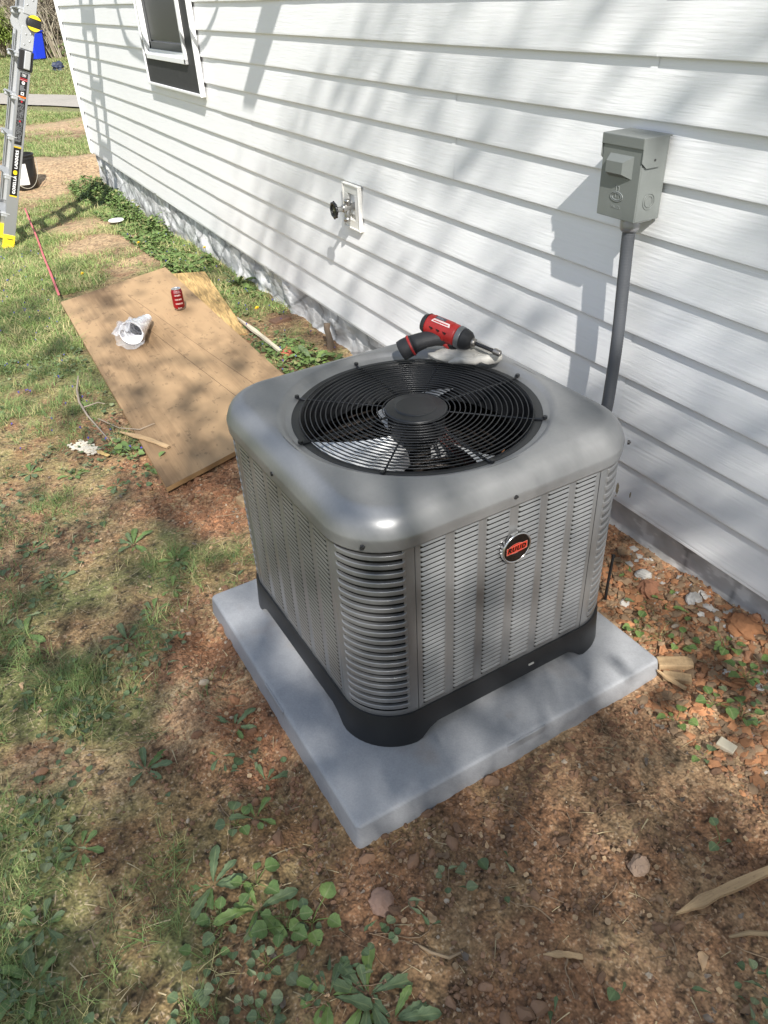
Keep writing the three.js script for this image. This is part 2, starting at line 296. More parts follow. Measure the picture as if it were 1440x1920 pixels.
{ // foundation: parged rubble, rough
  const stoneTex = dtex(1024, 256, (u, v, o) => {
    const z = u * 12.2, y = v * .9; const n = fbm(z * 3, y * 3 + 4, 5), m = fbm(z * 16, y * 16, 4), s = fbm(z * 1.1 + 7, y * 1.1, 3);
    let k = .36 + .34 * n * m * 2 + .1 * (m - .5); const c = vor(z * 3.2 + n, y * 4 + n); if (c[1] - c[0] < .06) k *= .6; if (m > .62) k += .12;
    const w = clamp((s - .5) * 2); o[0] = k * (1.0 + .05 * w); o[1] = k * (1.0 + .02 * w); o[2] = k * .99;
  }, true, false);
  const bmp = dtex(1024, 256, (u, v, o) => { const z = u * 12.2, y = v * .9; o[0] = o[1] = o[2] = .5 * fbm(z * 22, y * 22, 4) + .5 * fbm(z * 70, y * 70, 2); }, false, false);
  const zA = ZC + .06, zB = 3.6;
  const g = grid(900, 44, (u, v) => {
    const z = mix(zA, zB, u), y = mix(-.62, .105, v);
    const w = fbm(z * 2 + 3, y * 2, 3), c = vor(z * 3.1 + w * .8, y * 4.2 + w * .8), e = c[1] - c[0];
    const rough = mix(1, .35, sst(-.4, .3, z));
    let x = .037 - (.016 * sst(0, .7, e) * (.4 + .8 * c[2]) + .030 * (fbm(z * 7, y * 9, 4) - .45)) * rough;
    const sm = fbm(z * 5 + 30, y * 9, 3); if (sm > .58) x -= (sm - .58) * .10 * rough; // smears of mortar
    // broken lumpy foot
    x -= .05 * sst(-.02, -.12, y - (G(-.02, z) + .04)) * (fbm(z * 8, y * 8 + 50, 3)) * 1.2;
    return [x + .004, y, z];
  });
  mesh('foundation', g, new THREE.MeshStandardMaterial({ map: stoneTex, bumpMap: bmp, bumpScale: .006, roughness: .93, side: THREE.DoubleSide }), house);
  mesh('foundation', grid(40, 10, (u, v) => [mix(.05, 6.9, u), mix(-.62, .105, v), ZC + .06 + .01 * noise(u * 60, v * 9)]), mat(.3, .3, .31, .95), house);
}
{ // window
  const zL = -4.905, zR = -3.70, yB = .985, yT = 2.25;
  const dark = new THREE.MeshStandardMaterial({ map: dtex(256, 256, (u, v, o) => { const n = pnoise(u, v, 50, 6, 4); const k = .018 + .02 * n; o[0] = k; o[1] = k * 1.02; o[2] = k * 1.08; }, true), roughness: .7, side: THREE.DoubleSide });
  const win = mesh('window', merge([box(.022, .150, zR - zL, -.001, yB + .075, (zL + zR) / 2), box(.022, yT - yB - .15, .075, -.001, (yT + yB + .15) / 2, zL + .0375), box(.022, yT - yB - .15, .17, -.001, (yT + yB + .15) / 2, zR - .085)]), dark, house); win.position.x = -.016;
  const w = .016;
  mesh('trim_channel', merge([box(.032, w, zR - zL + 2 * w, -.006, yB - w / 2, (zL + zR) / 2, .003), box(.032, yT - yB, w, -.006, (yT + yB) / 2, zR + w / 2, .003), box(.032, yT - yB, w, -.006, (yT + yB) / 2, zL - w / 2, .003)]), vinylPlain, win);
  const a = zL + .075, b = zR - .17, c = yB + .15; // white frame
  const fr = (o, t, x, dx) => [box(dx, t, b - a - 2 * o, x, c + o + t / 2, (a + b) / 2, .003), box(dx, yT - c - o, t, x, (yT + c + o) / 2, a + o + t / 2, .003), box(dx, yT - c - o, t, x, (yT + c + o) / 2, b - o - t / 2, .003)];
  mesh('frame', merge([...fr(0, .030, -.014, .030), ...fr(.030, .012, -.008, .02)]), vinylPlain, win);
  const sash = mesh('sash', merge(fr(.042, .016, .0, .02)), vinylPlain, win);
  mesh('screen_frame', merge(fr(.058, .045, .002, .010)), mat(.085, .088, .092, .6), sash);
  mesh('glass', box(.006, yT - c - .10, b - a - .18, .006, (yT + c + .12) / 2, (a + b) / 2), new THREE.MeshPhysicalMaterial({ color: lin(.024, .026, .028), roughness: .32, metalness: 0, specularIntensity: .55, side: THREE.DoubleSide }), sash);
}
/* ---------- outdoor faucet ---------- */
const chrome = mat(.44, .435, .42, .30, .9);
{
  const t = thing('outdoor_faucet', 'silver outdoor faucet with black hand wheel on white mounting plate in the siding', 'faucet', [0, .675, -1.757]);
  const w = .156, h = .192, o = .022;
  const zyBox = (dx, dy, dz, x, y, z) => box(dx, dy, dz, x, y, z, .002);
  const rim = (ow, oh, iw, ih, x, dx) => [zyBox(dx, (oh - ih) / 2, ow, x, (oh + ih) / 4, 0), zyBox(dx, (oh - ih) / 2, ow, x, -(oh + ih) / 4, 0), zyBox(dx, ih, (ow - iw) / 2, x, 0, (ow + iw) / 4), zyBox(dx, ih, (ow - iw) / 2, x, 0, -(ow + iw) / 4)];
  const cream = mat(.78, .77, .73, .5);
  mesh('mounting_plate', merge([...rim(w, h, w - .014, h - .014, -.006, .020), ...rim(w - .014, h - .014, .066, .11, -.003, .016)]), cream, t);
  mesh('plate_recess', merge([box(.004, .112, .068, .010, 0, 0)]), mat(.55, .54, .5, .6), t);
  // valve: body out of the wall, bonnet, spout
  mesh('valve_body', merge([sweep([[.01, .004, 0], [-.03, .002, 0], [-.055, 0, 0], [-.06, 0, 0]], [.015, .015, .018, .012], 14), sweep([[-.028, .0, 0], [-.034, -.03, 0], [-.036, -.046, .0]], [.012, .011, .012], 12), sweep([[-.036, -.040, 0], [-.037, -.056, 0]], [.017, .017], 6), sweep([[-.03, .01, 0], [-.03, .03, 0], [-.03, .036, 0]], [.014, .016, .013], 12)]), chrome, t);
  mesh('stem', sweep([[-.058, 0, 0], [-.085, 0, 0], [-.092, 0, 0]], [.012, .010, .008], 12), chrome, t);
  const wp = [];
  for (let i = 0; i < 8; i++) { const a = i / 8 * 2 * Math.PI; const s = new THREE.SphereGeometry(.009, 8, 6); s.scale(.6, 1, 1); s.translate(-.098, Math.cos(a) * .031, Math.sin(a) * .031); wp.push(s); const c = box(.005, .024, .006, 0, .017, 0); c.rotateX(a); c.translate(-.097, 0, 0); wp.push(c); }
  const tr = new THREE.TorusGeometry(.029, .0062, 8, 32); tr.rotateY(Math.PI / 2); tr.translate(-.098, 0, 0); wp.push(tr);
  const wheel = mesh('hand_wheel', merge(wp), mat(.012, .012, .013, .35), t);
  mesh('hub_screw', along(cyl(.007, .007, .006, 12), [-.096, 0, 0], [-.2, 0, 0]), chrome, wheel);
}
/* ---------- disconnect box and conduit ---------- */
{
  const gp = dtex(256, 256, (u, v, o) => { const n = pnoise(u, v, 6, 6, 4), s = pnoise(u, v, 50, 50, 2); const k = .205 + .03 * (n - .5) + .02 * (s - .5); o[0] = k * .93; o[1] = k; o[2] = k * .965; }, true);
  const gm = new THREE.MeshStandardMaterial({ map: gp, roughness: .42, metalness: .12, side: THREE.DoubleSide });
  const t = thing('disconnect_box', 'grey metal electrical disconnect box mounted on the siding above the conduit', 'electrical box', [0, .961, -.0635]);
  const w = .137, h = .197, d = .082;
  mesh('case', box(d, h - .012, w - .004, -d / 2 + .002, (h - .012) / 2, 0, .002), gm, t);
  // front cover, slightly proud, with the raised handle boss
  const cov = mesh('front_cover', box(.004, h - .022, w - .002, -d - .001, (h - .022) / 2 + .001, 0, .0015), gm, t);
  { // boss: frustum
    const b0 = [.045, .165], zz = [-.040, .042];
    const P = [[b0[0] + .055, zz[0]], [b0[0] + .055, zz[1]], [b0[0] + .108, zz[1]], [b0[0] + .108, zz[0]]], Q = [[b0[0] + .066, zz[0] + .003], [b0[0] + .066, zz[1] - .022], [b0[0] + .093, zz[1] - .022], [b0[0] + .093, zz[0] + .003]];
    const x0 = -d - .003, x1 = x0 - .015, pos = [];
    const q3 = (a, b, c, e) => pos.push(...a, ...b, ...c, ...a, ...c, ...e);
    const A = P.map(q => [x0, q[0], q[1]]), B = Q.map(q => [x1, q[0], q[1]]);
    for (let i = 0; i < 4; i++) { const j = (i + 1) % 4; q3(A[i], A[j], B[j], B[i]); } q3(B[0], B[1], B[2], B[3]);
    const g = new THREE.BufferGeometry(); g.setAttribute('position', new THREE.Float32BufferAttribute(pos, 3)); g.setAttribute('uv', new THREE.Float32BufferAttribute(new Array(pos.length / 3 * 2).fill(.3), 2)); g.computeVertexNormals();
    mesh('handle_boss', g, gm, cov);
  }
  { // embossed oval emblem with two prongs and the word
    const bits = []; const el = (ry, rz) => { const p = []; for (let i = 0; i <= 36; i++) { const a = i / 36 * 2 * Math.PI; p.push([-d - .003, .054 + Math.sin(a) * ry, -.002 + Math.cos(a) * rz]); } return sweep(p, .0017, 6, false); };
    bits.push(el(.0115, .0215), el(.0085, .0165));
    for (const z of [-.006, .004]) bits.push(sweep([[-d - .003, .052, z], [-d - .003, .078, z], [-d - .003, .079, z - .006]], .0014, 6));
    mesh('embossed_emblem', merge(bits), gm, cov);
    const L = { H: [[0, 0, 0, 1], [1, 0, 1, 1], [0, .5, 1, .5]], A: [[0, 0, .5, 1], [.5, 1, 1, 0], [.2, .4, .8, .4]], L: [[0, 1, 0, 0], [0, 0, 1, 0]], E: [[0, 0, 0, 1], [0, 0, 1, 0], [0, .5, .8, .5], [0, 1, 1, 1]], X: [[0, 0, 1, 1], [0, 1, 1, 0]] };
    const lt = []; 'HALEX'.split('').forEach((ch, i) => { for (const s of L[ch]) { const z = -.017 + i * .0066, q = (a, b) => [-d - .003, .026 + b * .007, z + a * .0042]; lt.push(sweep([q(s[0], s[1]), q(s[2], s[3])], .0009, 5)); } });
    mesh('embossed_word', merge(lt), gm, cov);
  }
  // rain hood: top plate, front lip, side cheeks
  const hood = [box(d + .010, .004, w + .006, -d / 2 - .001, h - .002, 0, .0015), box(.003, .024, w + .006, -d - .005, h - .013, 0, .001)];
  for (const s of [-1, 1]) { const sh = new THREE.Shape(); sh.moveTo(-.004, 0); sh.lineTo(-d - .005, 0); sh.lineTo(-d - .005, -.052); sh.lineTo(-d + .012, -.066); sh.lineTo(-.030, -.066); sh.lineTo(-.014, -.050); sh.closePath(); const g = new THREE.ExtrudeGeometry(sh, { depth: .002, bevelEnabled: false }); g.translate(0, h - .003, s > 0 ? w / 2 + .0012 : -w / 2 - .0032); hood.push(g); }
  mesh('hood', merge(hood), gm, t);
  mesh('screw', along(cyl(.0028, .0028, .003, 10), [-.045, h - .052, w / 2 + .003], [-.045, h - .052, w]), mat(.03, .03, .03, .5), t);
  const ko = []; for (const r of [.013, .019]) { const g = new THREE.TorusGeometry(r, .0008, 6, 36); g.translate(-.042, .047, w / 2 - .001); ko.push(g); } mesh('knockout', merge(ko), gm, t);
  mesh('bottom_flap', merge([box(.05, .002, .035, -.035, -.004, w / 2 - .03), box(.03, .004, .045, -.05, -.003, -.012)]), mat(.62, .62, .6, .4, .2), t);
  // conduit
  const cm = mat(.075, .08, .09, .55);
  const pts = [], rad = []; const C = [[-.042, .955, -.048], [-.046, .90, -.044], [-.055, .78, -.03], [-.066, .66, -.014], [-.085, .54, .004], [-.12, .43, .03], [-.19, .33, .06], [-.29, .27, .09]];
  const cv = new THREE.CatmullRomCurve3(C.map(q => V(...q))); const n = 420;
  for (let i = 0; i <= n; i++) { pts.push(cv.getPointAt(i / n)); rad.push(.0168 + .00025 * ((i >> 1) & 1)); }
  const c = thing('electrical_conduit', 'dark grey flexible conduit running from the disconnect box down behind the unit', 'conduit', [0, 0, 0]);
  mesh('conduit_tube', sweep(pts, rad, 16), cm, c);
  const conn = mesh('connector', along(lathe([[0, 0], [.019, 0], [.024, .006], [.0255, .014], [.0255, .032], [.022, .034], [0, .034]], 24), [-.0445, .925, -.0455], [-.042, .962, -.048]), mat(.33, .33, .34, .4, .5), c);
  mesh('lock_ring', along(cyl(.0275, .0275, .006, 8), [-.042, .957, -.048], [-.042, .97, -.048]), mat(.3, .3, .3, .4, .6), conn);
}
/* ---------- equipment pad ---------- */
{
  const pt = dtex(1024, 1024, (u, v, o) => { const a = noise(u * 420, v * 420), b = fbm(u * 5, v * 5, 4), c = fbm(u * 60, v * 60, 2); let k = .325 + .045 * (a - .5) + .05 * (b - .5) + .03 * (c - .5); o[0] = k * .965; o[1] = k * .985; o[2] = k * 1.03; const d = fbm(u * 9 + 3, v * 9, 4); if (d > .62) { const q = (d - .62) * 1.6; o[0] = mix(o[0], .24, q); o[1] = mix(o[1], .18, q); o[2] = mix(o[2], .13, q); } }, true);
  const pb = dtex(512, 512, (u, v, o) => { o[0] = o[1] = o[2] = noise(u * 300, v * 300) * .6 + .4 * noise(u * 130, v * 130); }, false);
  const pm = new THREE.MeshStandardMaterial({ map: pt, bumpMap: pb, bumpScale: .0005, roughness: .58, side: THREE.DoubleSide });
  const t = thing('equipment_pad', 'square light grey plastic pad on the soil carrying the air conditioner', 'pad', [PAD.x, 0, PAD.z], PAD.yaw || PAD.a);
  const h = PAD.h, b = .009;
  // slab: rounded top edge, flaring a little to the foot
  const prof = [[h - .20, 0], [h - b - .004, 0], [h - b * .55, -.0012], [h - b * .15, -.005], [h, -.011], [h + .006, -.075], [h + .008, -.12]];
  const outline = (r, q) => { const s = []; const cr = Math.min(.014, r * .5); for (let c = 0; c < 4; c++) { for (let i = 0; i <= 4; i++) { const a = (c + i / 4) * Math.PI / 2; const sx = [1, -1, -1, 1][c], sz = [1, 1, -1, -1][c]; s.push([sx * (r - cr) + Math.cos(a) * cr, sz * (r - cr) + Math.sin(a) * cr]); } } s.push(s[0]); return s; };
  const O = prof.map(p => outline(p[0]));
  const g = grid(O[0].length - 1, prof.length - 1, (u, v) => { const i = Math.round(u * (O[0].length - 1)), j = Math.round(v * (prof.length - 1)); return [O[j][i][0], prof[j][1], O[j][i][1]]; }, (u, v, q) => [q[0] + q[1] * .7, q[2] + q[1] * .9]);
  const top = new THREE.PlaneGeometry(2 * (h - .2), 2 * (h - .2)); top.rotateX(-Math.PI / 2);
  const sg = merge([toCreasedNormals(g, .6), top]);
  mesh('slab', sg, pm, t);
  const tab = (x, z, w, dx) => dx ? box(.010, .024, w, x, -.0142, z, .003) : box(w, .024, .010, x, -.0142, z, .003);
  mesh('edge_tab', tab(.008, h - .0032, .118, 0), pm, t);
  mesh('edge_tab', tab(-h + .0032, .015, .118, 1), pm, t);
}
/* ---------- air conditioner ---------- */
const ac = thing('air_conditioner', 'grey louvered outdoor air conditioner unit with round black fan guard standing on the pad', 'air conditioner', [-.7535, 0, .0373], .0335);
{
  const A = .3756, RC = .1276, SB = .248, Y0 = .095, Y1 = .592;
  const brush = dtex(512, 512, (u, v, o) => { const a = pnoise(u, v, 4, 4, 4), b = pnoise(u, v, 90, 90, 2), c = pnoise(u, v, 14, 3, 3); const k = .28 + .05 * (a - .5) + .03 * (b - .5) + .04 * (c - .5); o[0] = k * .985; o[1] = k * .99; o[2] = k; }, true);
  const rmap = dtex(256, 256, (u, v, o) => { o[0] = o[2] = 0; o[1] = .9 + .25 * (pnoise(u, v, 6, 6, 4) - .5); }, false);
  const paint = new THREE.MeshPhysicalMaterial({ map: brush, metalness: .55, roughness: .40, roughnessMap: rmap, clearcoat: .25, clearcoatRoughness: .22, side: THREE.DoubleSide });
  const black = mat(.016, .017, .019, .42), blackGloss = mat(.014, .015, .017, .33), coilM = mat(.012, .012, .012, .8);
  const outline = (hw, r, na = 14, ns = 22) => { // closed rounded square from +x,+z corner arc, with straight runs divided
    const p = []; const c = hw - r;
    for (let q = 0; q < 4; q++) {
      const a0 = q * Math.PI / 2, cx = [1, -1, -1, 1][q] * c, cz = [1, 1, -1, -1][q] * c;
      for (let i = 0; i <= na; i++) { const a = a0 + i / na * Math.PI / 2; p.push([cx + Math.cos(a) * r, cz + Math.sin(a) * r]); }
      const e = p[p.length - 1], nx = [-1, -1, 1, 1][q] * c + Math.cos(a0 + Math.PI / 2) * r, nz = [1, -1, -1, 1][q] * c + Math.sin(a0 + Math.PI / 2) * r;
      const d = [[-c, hw], [-hw, -c], [c, -hw], [hw, c]][q];
      for (let i = 1; i < ns; i++) p.push([mix(e[0], d[0], i / ns), mix(e[1], d[1], i / ns)]);
    }
    p.push(p[0]); return p;
  };
  // base pan: black skirt with feet at the corners
  {
    const n = outline(A + .010, RC + .01).length - 1, O = [outline(A - .02, RC - .02), outline(A + .0055, RC + .0055), outline(A + .0075, RC + .0075), outline(A + .013, RC + .013), outline(A - .03, RC - .03)];
    const bot = (x, z) => { const m = Math.min(Math.abs(x), Math.abs(z)); return .040 * sst(.262, .205, m) ; };
    const ys = (i, x, z) => [Y0 - .002, Y0 + .002, Y0 - .003, bot(x, z), bot(x, z) + .0005][i];
    const g = grid(n, 4, (u, v) => { const i = Math.round(u * n), j = Math.round(v * 4), q = O[j][i]; return [q[0], ys(j, q[0], q[1]), q[1]]; });
    const pan = mesh('base_pan', toCreasedNormals(g, .7), black, ac);
    mesh('floor_plate', box(.68, .006, .68, 0, .06, 0), coilM, pan);
    mesh('drain_mark', box(.016, .004, .003, .08, .068, A + .0125), mat(.45, .44, .4), pan);
  }
  // coil: dark finned wall behind the louvers
  {
    const O = outline(A - .022, RC - .02), n = O.length - 1;
    const g = grid(n, 1, (u, v) => { const q = O[Math.round(u * n)]; return [q[0], mix(Y0, Y1, v), q[1]]; });
    const coil = mesh('coil', g, coilM, ac);
    const tubes = []; for (let k = 0; k < 18; k++) { const y = Y0 + .03 + k * .026; const p = outline(A - .05, RC - .045, 6, 2).map(q => [q[0], y, q[1]]); tubes.push(sweep(p, .004, 5, false)); }
    const ct = mesh('coil_tube', merge(tubes), mat(.05, .04, .035, .4, .5), coil); ct.userData.kind = 'stuff';
  }
  // louvre geometry: a hood with closed rounded ends
  const LW = .0625, PITCH = .01262, NL = 37;
  const mkHood = (OUT, HK) => { const nu = 14, nv = 4; return grid(nu, nv, (u, v) => {
    const x = (u - .5) * LW, e = Math.min(u, 1 - u) * LW, end = Math.sqrt(clamp(1 - (1 - clamp(e / .006)) ** 2));
    const out = OUT * Math.pow(v, .7) * end; return [x, PITCH * .5 - v * PITCH * HK, out];
  }, (u, v) => [u * .06, v * .01]); };
  const hoodF = mkHood(.0038, .48), hoodS = mkHood(.0016, .50);
  const cols = [-.2045, -.1215, -.0395, .0445, .1255, .2055];
  function louverPanel(turn, individual, hood) {
    const W2 = SB, st = [], rail = Y1 - Y0;
    const edges = [-W2]; for (const c of cols) edges.push(c - LW / 2 + .0015, c + LW / 2 - .0015); edges.push(W2);
    for (let i = 0; i < edges.length; i += 2) { const w = edges[i + 1] - edges[i]; st.push(box(w - (i == 0 || i == edges.length - 2 ? .0016 : 0), rail, .0016, (edges[i] + edges[i + 1]) / 2, (Y0 + Y1) / 2, -.0008)); }
    st.push(box(2 * W2 - .002, .010, .0012, 0, Y0 + .005, -.0012), box(2 * W2 - .002, .016, .0012, 0, Y1 - .008, -.0012));
    // turned-in edges
    for (const sx of [-1, 1]) st.push(box(.0014, rail, .012, sx * (W2 - .0012), (Y0 + Y1) / 2, -.0065));
    const p = mesh('louver_panel', merge(st), paint, ac);
    p.position.set(Math.sin(turn) * A, 0, Math.cos(turn) * A); p.rotation.y = turn;
    const rest = [];
    cols.forEach((c, ci) => { for (let k = 0; k < NL; k++) { const y = Y0 + .012 + (k + .5) * PITCH;
      if (individual(ci)) { const l = mesh('louver', hood, paint, p); l.position.set(c, y, .0002); }
      else { const g = hood.clone(); g.translate(c, y, .0002); rest.push(g); } } });
    if (rest.length) { const m = mesh('louver', merge(rest), paint, p); m.userData.kind = 'stuff'; }
  }
  louverPanel(0, () => true, hoodF);
  louverPanel(-Math.PI / 2, ci => ci >= 4, hoodS);
  louverPanel(Math.PI / 2, () => false, hoodF);
  louverPanel(Math.PI, () => false, hoodF);
  // corner panels with curved slats
  const SN = 21, SP = .0229, arcPt = (t, r, q) => { // t from -1..1 along corner: straight, arc, straight (local corner at +x,+z)
    const c = A - RC, L = RC * Math.PI / 2; let s = t; // s in metres from the corner middle
    if (Math.abs(s) <= L / 2) { const a = Math.PI / 4 - s / RC; return [c + Math.cos(a) * (RC + r), c + Math.sin(a) * (RC + r)]; }
    const e = Math.abs(s) - L / 2; return s > 0 ? [A + r, c - e] : [c - e, A + r];
  };
  const HL = RC * Math.PI / 4 + (A - RC - SB); // half length to the seam
  const slatG = (() => { const n = 30, S = HL - .026; const pr = [[-.005, .0008], [.0012, .0004], [.0028, .0012], [.0033, .0024], [.0034, .0066], [.0033, .0108], [.0028, .0120], [.0012, .0128], [-.005, .0124]];
    return grid(n, pr.length - 1, (u, v) => { const s = mix(-S - .004, S + .004, u), e = clamp((Math.min(u, 1 - u) * 2 * (S + .004)) / .009), k = Math.sqrt(clamp(1 - (1 - e) ** 2)); const q = pr[Math.round(v * (pr.length - 1))]; const a = arcPt(s, mix(.0002, q[0], k)); return [a[0], mix(.0066, q[1], mix(1.35, 1, k)), a[1]]; }, (u, v) => [u * .2, v * .02]); })();
  function cornerPanel(turn, detailed) {
    const st = [];
    const band = (s0, s1, y0, y1, n = 12) => grid(n, 1, (u, v) => { const a = arcPt(mix(s0, s1, u), 0); return [a[0], mix(y0, y1, v), a[1]]; }, (u, v, q) => [u * .1, q[1]]);
    st.push(band(-HL + .0012, -HL + .028, Y0, Y1, 6), band(HL - .028, HL - .0012, Y0, Y1, 6), band(-HL + .0012, HL - .0012, Y0, Y0 + .017, 30), band(-HL + .0012, HL - .0012, Y1 - .012, Y1, 30));
    const p = mesh('corner_panel', merge(st), paint, ac); p.rotation.y = turn;
    const rest = [];
    for (let k = 0; k < SN; k++) { const y = Y0 + .0145 + k * SP + .0095; if (y > Y1 - .012) break; if (detailed) { const m = mesh('slat', slatG, paint, p); m.position.y = y; } else { const g = slatG.clone(); g.translate(0, y, 0); rest.push(g); } }
    if (rest.length) mesh('slat', merge(rest), paint, p).userData.kind = 'stuff';
  }
  cornerPanel(-Math.PI / 2, true); cornerPanel(0, true); cornerPanel(Math.PI / 2, false); cornerPanel(Math.PI, true);
  // top cover: skirt, big round-over, deck falling to a round well
  {
    const HW = A + .0095, rows = [];
    const prof = [[-.004, .580], [0, .5795], [.0006, .583], [.0010, .598], [.0018, .606], [.0005, .611], [-.002, .618], [-.0065, .630], [-.0135, .641], [-.022, .6485], [-.032, .6545], [-.0385, .6575], [-.045, .6590], [-.053, .6600]];
    for (const [o, y] of prof) rows.push(outline(HW + o, RC + .012 + o * .9).map(q => [q[0], y, q[1]]));
    const inner = [[.335, .6600, 1], [.330, .6597, 1], [.323, .6565, 1], [.318, .6508, 1], [.312, .6465, 1], [.3015, .6435, 1], [.2990, .6410, 1], [.2985, .634, 1]];
    const last = rows[rows.length - 1];
    const toC = (q, r, y) => { const l = Math.hypot(q[0], q[2]); return [q[0] / l * r, y, q[2] / l * r]; };
    const c0 = last.map(q => toC(q, .335, .66));
    rows.push(last.map((q, i) => { const c = c0[i]; const d = Math.hypot(c[0] - q[0], c[2] - q[2]); const k = .5; return [mix(q[0], c[0], k), .6604, mix(q[2], c[2], k)]; }));
    for (const [r, y] of inner) rows.push(last.map(q => toC(q, r, y)));
    const n = last.length - 1, m = rows.length - 1;
    const g = grid(n, m, (u, v) => rows[Math.round(v * m)][Math.round(u * n)], (u, v, q) => [q[0] * 2 + q[1], q[2] * 2 + q[1]]);
    const cover = mesh('top_cover', mergeVertices(g, 1e-5), new THREE.MeshPhysicalMaterial({ map: brush, metalness: .5, roughness: .46, roughnessMap: rmap, clearcoat: .08, clearcoatRoughness: .45, side: THREE.DoubleSide }), ac);
    const screw = (x, y, z, nx, nz) => { const s = mesh('screw', along(merge([cyl(.0052, .0058, .005, 6), box(.010, .0022, .002, 0, .0032, 0)]), [x, y, z], [x + nx, y, z + nz]), mat(.05, .05, .052, .45, .5), cover); };
    screw(-.352, .600, .352, -1, 1); screw(-.005, .604, HW + .001, 0, 1); screw(-HW - .001, .602, .005, -1, 0); screw(HW + .001, .600, -.005, 1, 0); screw(.352, .600, .352, 1, 1);
  }
  // black fan ring and shroud
  mesh('fan_ring', lathe([[.3005, .6425], [.2995, .6438], [.283, .6428], [.278, .640], [.2755, .632], [.2750, .600], [.2790, .535]], 96), black, ac);
  // guard: rings and spokes
  const guard = mesh('guard_hub', lathe([[0, .6545], [.048, .6545], [.0505, .6535], [.0515, .6512], [.070, .6505], [.0745, .6495], [.0765, .647], [.0765, .643], [.070, .641]], 64), black, ac);
  for (let k = 0; k < 17; k++) { const r = .0815 + k * .01235; const g = new THREE.TorusGeometry(r, .00155, 6, 110); g.rotateX(Math.PI / 2); g.translate(0, .6475 - .0000 * k, 0); mesh('guard_ring', g, blackGloss, guard); }
  for (let k = 0; k < 8; k++) {
    const a = k * Math.PI / 4 + .02, c = Math.cos(a), s = Math.sin(a), px = -s, pz = c, g = [];
    const rod = (o) => sweep([[c * .068 + px * o, .6445, s * .068 + pz * o], [c * .285 + px * o, .6445, s * .285 + pz * o]], .0019, 6);
    g.push(rod(0)); if (k % 2 == 0) g.push(rod(.0045)); g.push(sweep([[c * .283, .6445, s * .283], [c * .297, .6455, s * .297], [c * .3065, .6475, s * .3065]], .003, 6));
    const bolt = cyl(.0055, .006, .006, 6); bolt.translate(c * .3055, .6515, s * .3055); g.push(bolt);
    mesh('guard_spoke', merge(g), blackGloss, guard);
  }
  // fan: pitched aluminium blades on a hub under the motor
  {
    const alu = mat(.85, .86, .87, .42, .35);
    const hub = mesh('fan_hub', lathe([[0, .545], [.035, .545], [.04, .55], [.04, .575], [0, .576]], 24), mat(.05, .05, .05, .4, .5), ac);
    for (let b = 0; b < 3; b++) {
      const g = grid(14, 14, (u, v) => { const r = mix(.035, .262, v), half = mix(.30, .42, v), a = (u - .5) * 2 * half + b * 2 * Math.PI / 3 + 2.92 + .25 * v; const y = .548 + (u - .5) * .085 * (1 - .25 * v) + .008 * Math.sin(u * Math.PI); return [Math.cos(a) * r, y, Math.sin(a) * r]; });
      mesh('fan_blade', g, alu, ac);
    }
    mesh('motor', lathe([[0, .585], [.066, .585], [.07, .59], [.07, .635], [.06, .64], [0, .64]], 36), black, ac);
    mesh('compressor', lathe([[0, .06], [.085, .06], [.088, .08], [.088, .30], [.075, .335], [.04, .352], [0, .355]], 32), mat(.02, .02, .022, .35), ac);
    const cu = mat(.26, .12, .06, .35, .9), tubes = [];
    const r = rng(5); for (let k = 0; k < 9; k++) { const a = .35 + r() * .75, r0 = .14 + r() * .11, r1 = .15 + r() * .10; tubes.push(sweep([[Math.cos(a) * r0, .50, Math.sin(a) * r0], [Math.cos(a + .15) * r1, .42, Math.sin(a + .15) * r1], [Math.cos(a + .1) * r0, .33, Math.sin(a + .1) * r0], [Math.cos(a + .3) * .2, .2, Math.sin(a + .3) * .2]], .0035, 6)); }
    mesh('copper_pipe', merge(tubes), cu, ac);
    const w = []; for (let k = 0; k < 5; k++) w.push(sweep([[.02 + .01 * k, .59, .03], [.09 + .01 * k, .50 - .01 * k, .13], [.13 + .012 * k, .40, .21], [.12 + .01 * k, .25, .25]], .0028, 5)); mesh('wire_bundle', merge(w), mat(.06, .012, .010, .5), ac);
  }
  // maker's badge
  {
    const bt = ctex(512, 512, (g) => {
      g.fillStyle = '#0d0d0e'; g.fillRect(0, 0, 512, 512);
      g.save(); g.translate(256, 256);
      g.fillStyle = '#b3271c'; g.strokeStyle = '#c9877a'; g.lineWidth = 5;
      g.beginPath(); g.ellipse(-20, -4, 168, 92, 0, 0, 7); g.fill(); g.stroke();
      g.fillStyle = '#8e1d16'; g.beginPath(); g.ellipse(60, 26, 130, 62, 0, 0, 7); g.fill();
      g.fillStyle = '#c23a28'; g.strokeStyle = '#d39a8c'; g.lineWidth = 5; g.beginPath(); g.moveTo(-200, -52); g.lineTo(200, -72); g.lineTo(200, 62); g.lineTo(-200, 78); g.closePath(); g.fill(); g.stroke();
      g.fillStyle = '#060606'; g.font = 'bold 118px sans-serif'; g.textAlign = 'center'; g.textBaseline = 'middle'; g.save(); g.transform(1, 0, -.16, 1, 0, 0); g.scale(1.12, 1); g.fillText('RUUD', 0, 4); g.strokeStyle = '#060606'; g.lineWidth = 9; g.strokeText('RUUD', 0, 4); g.restore();
      g.restore();
    });
    const disc = new THREE.CircleGeometry(.0355, 48); disc.translate(0, 0, .0095);
    const b = mesh('badge', disc, new THREE.MeshPhysicalMaterial({ map: bt, roughness: .22, clearcoat: .6, clearcoatRoughness: .08, side: THREE.DoubleSide }), ac);
    b.position.set(.004, .470, A + .006);
    const rim = lathe([[.034, .008], [.0355, .0105], [.0375, .0110], [.0392, .009], [.0395, .004], [.0385, 0]], 56); rim.rotateX(Math.PI / 2);
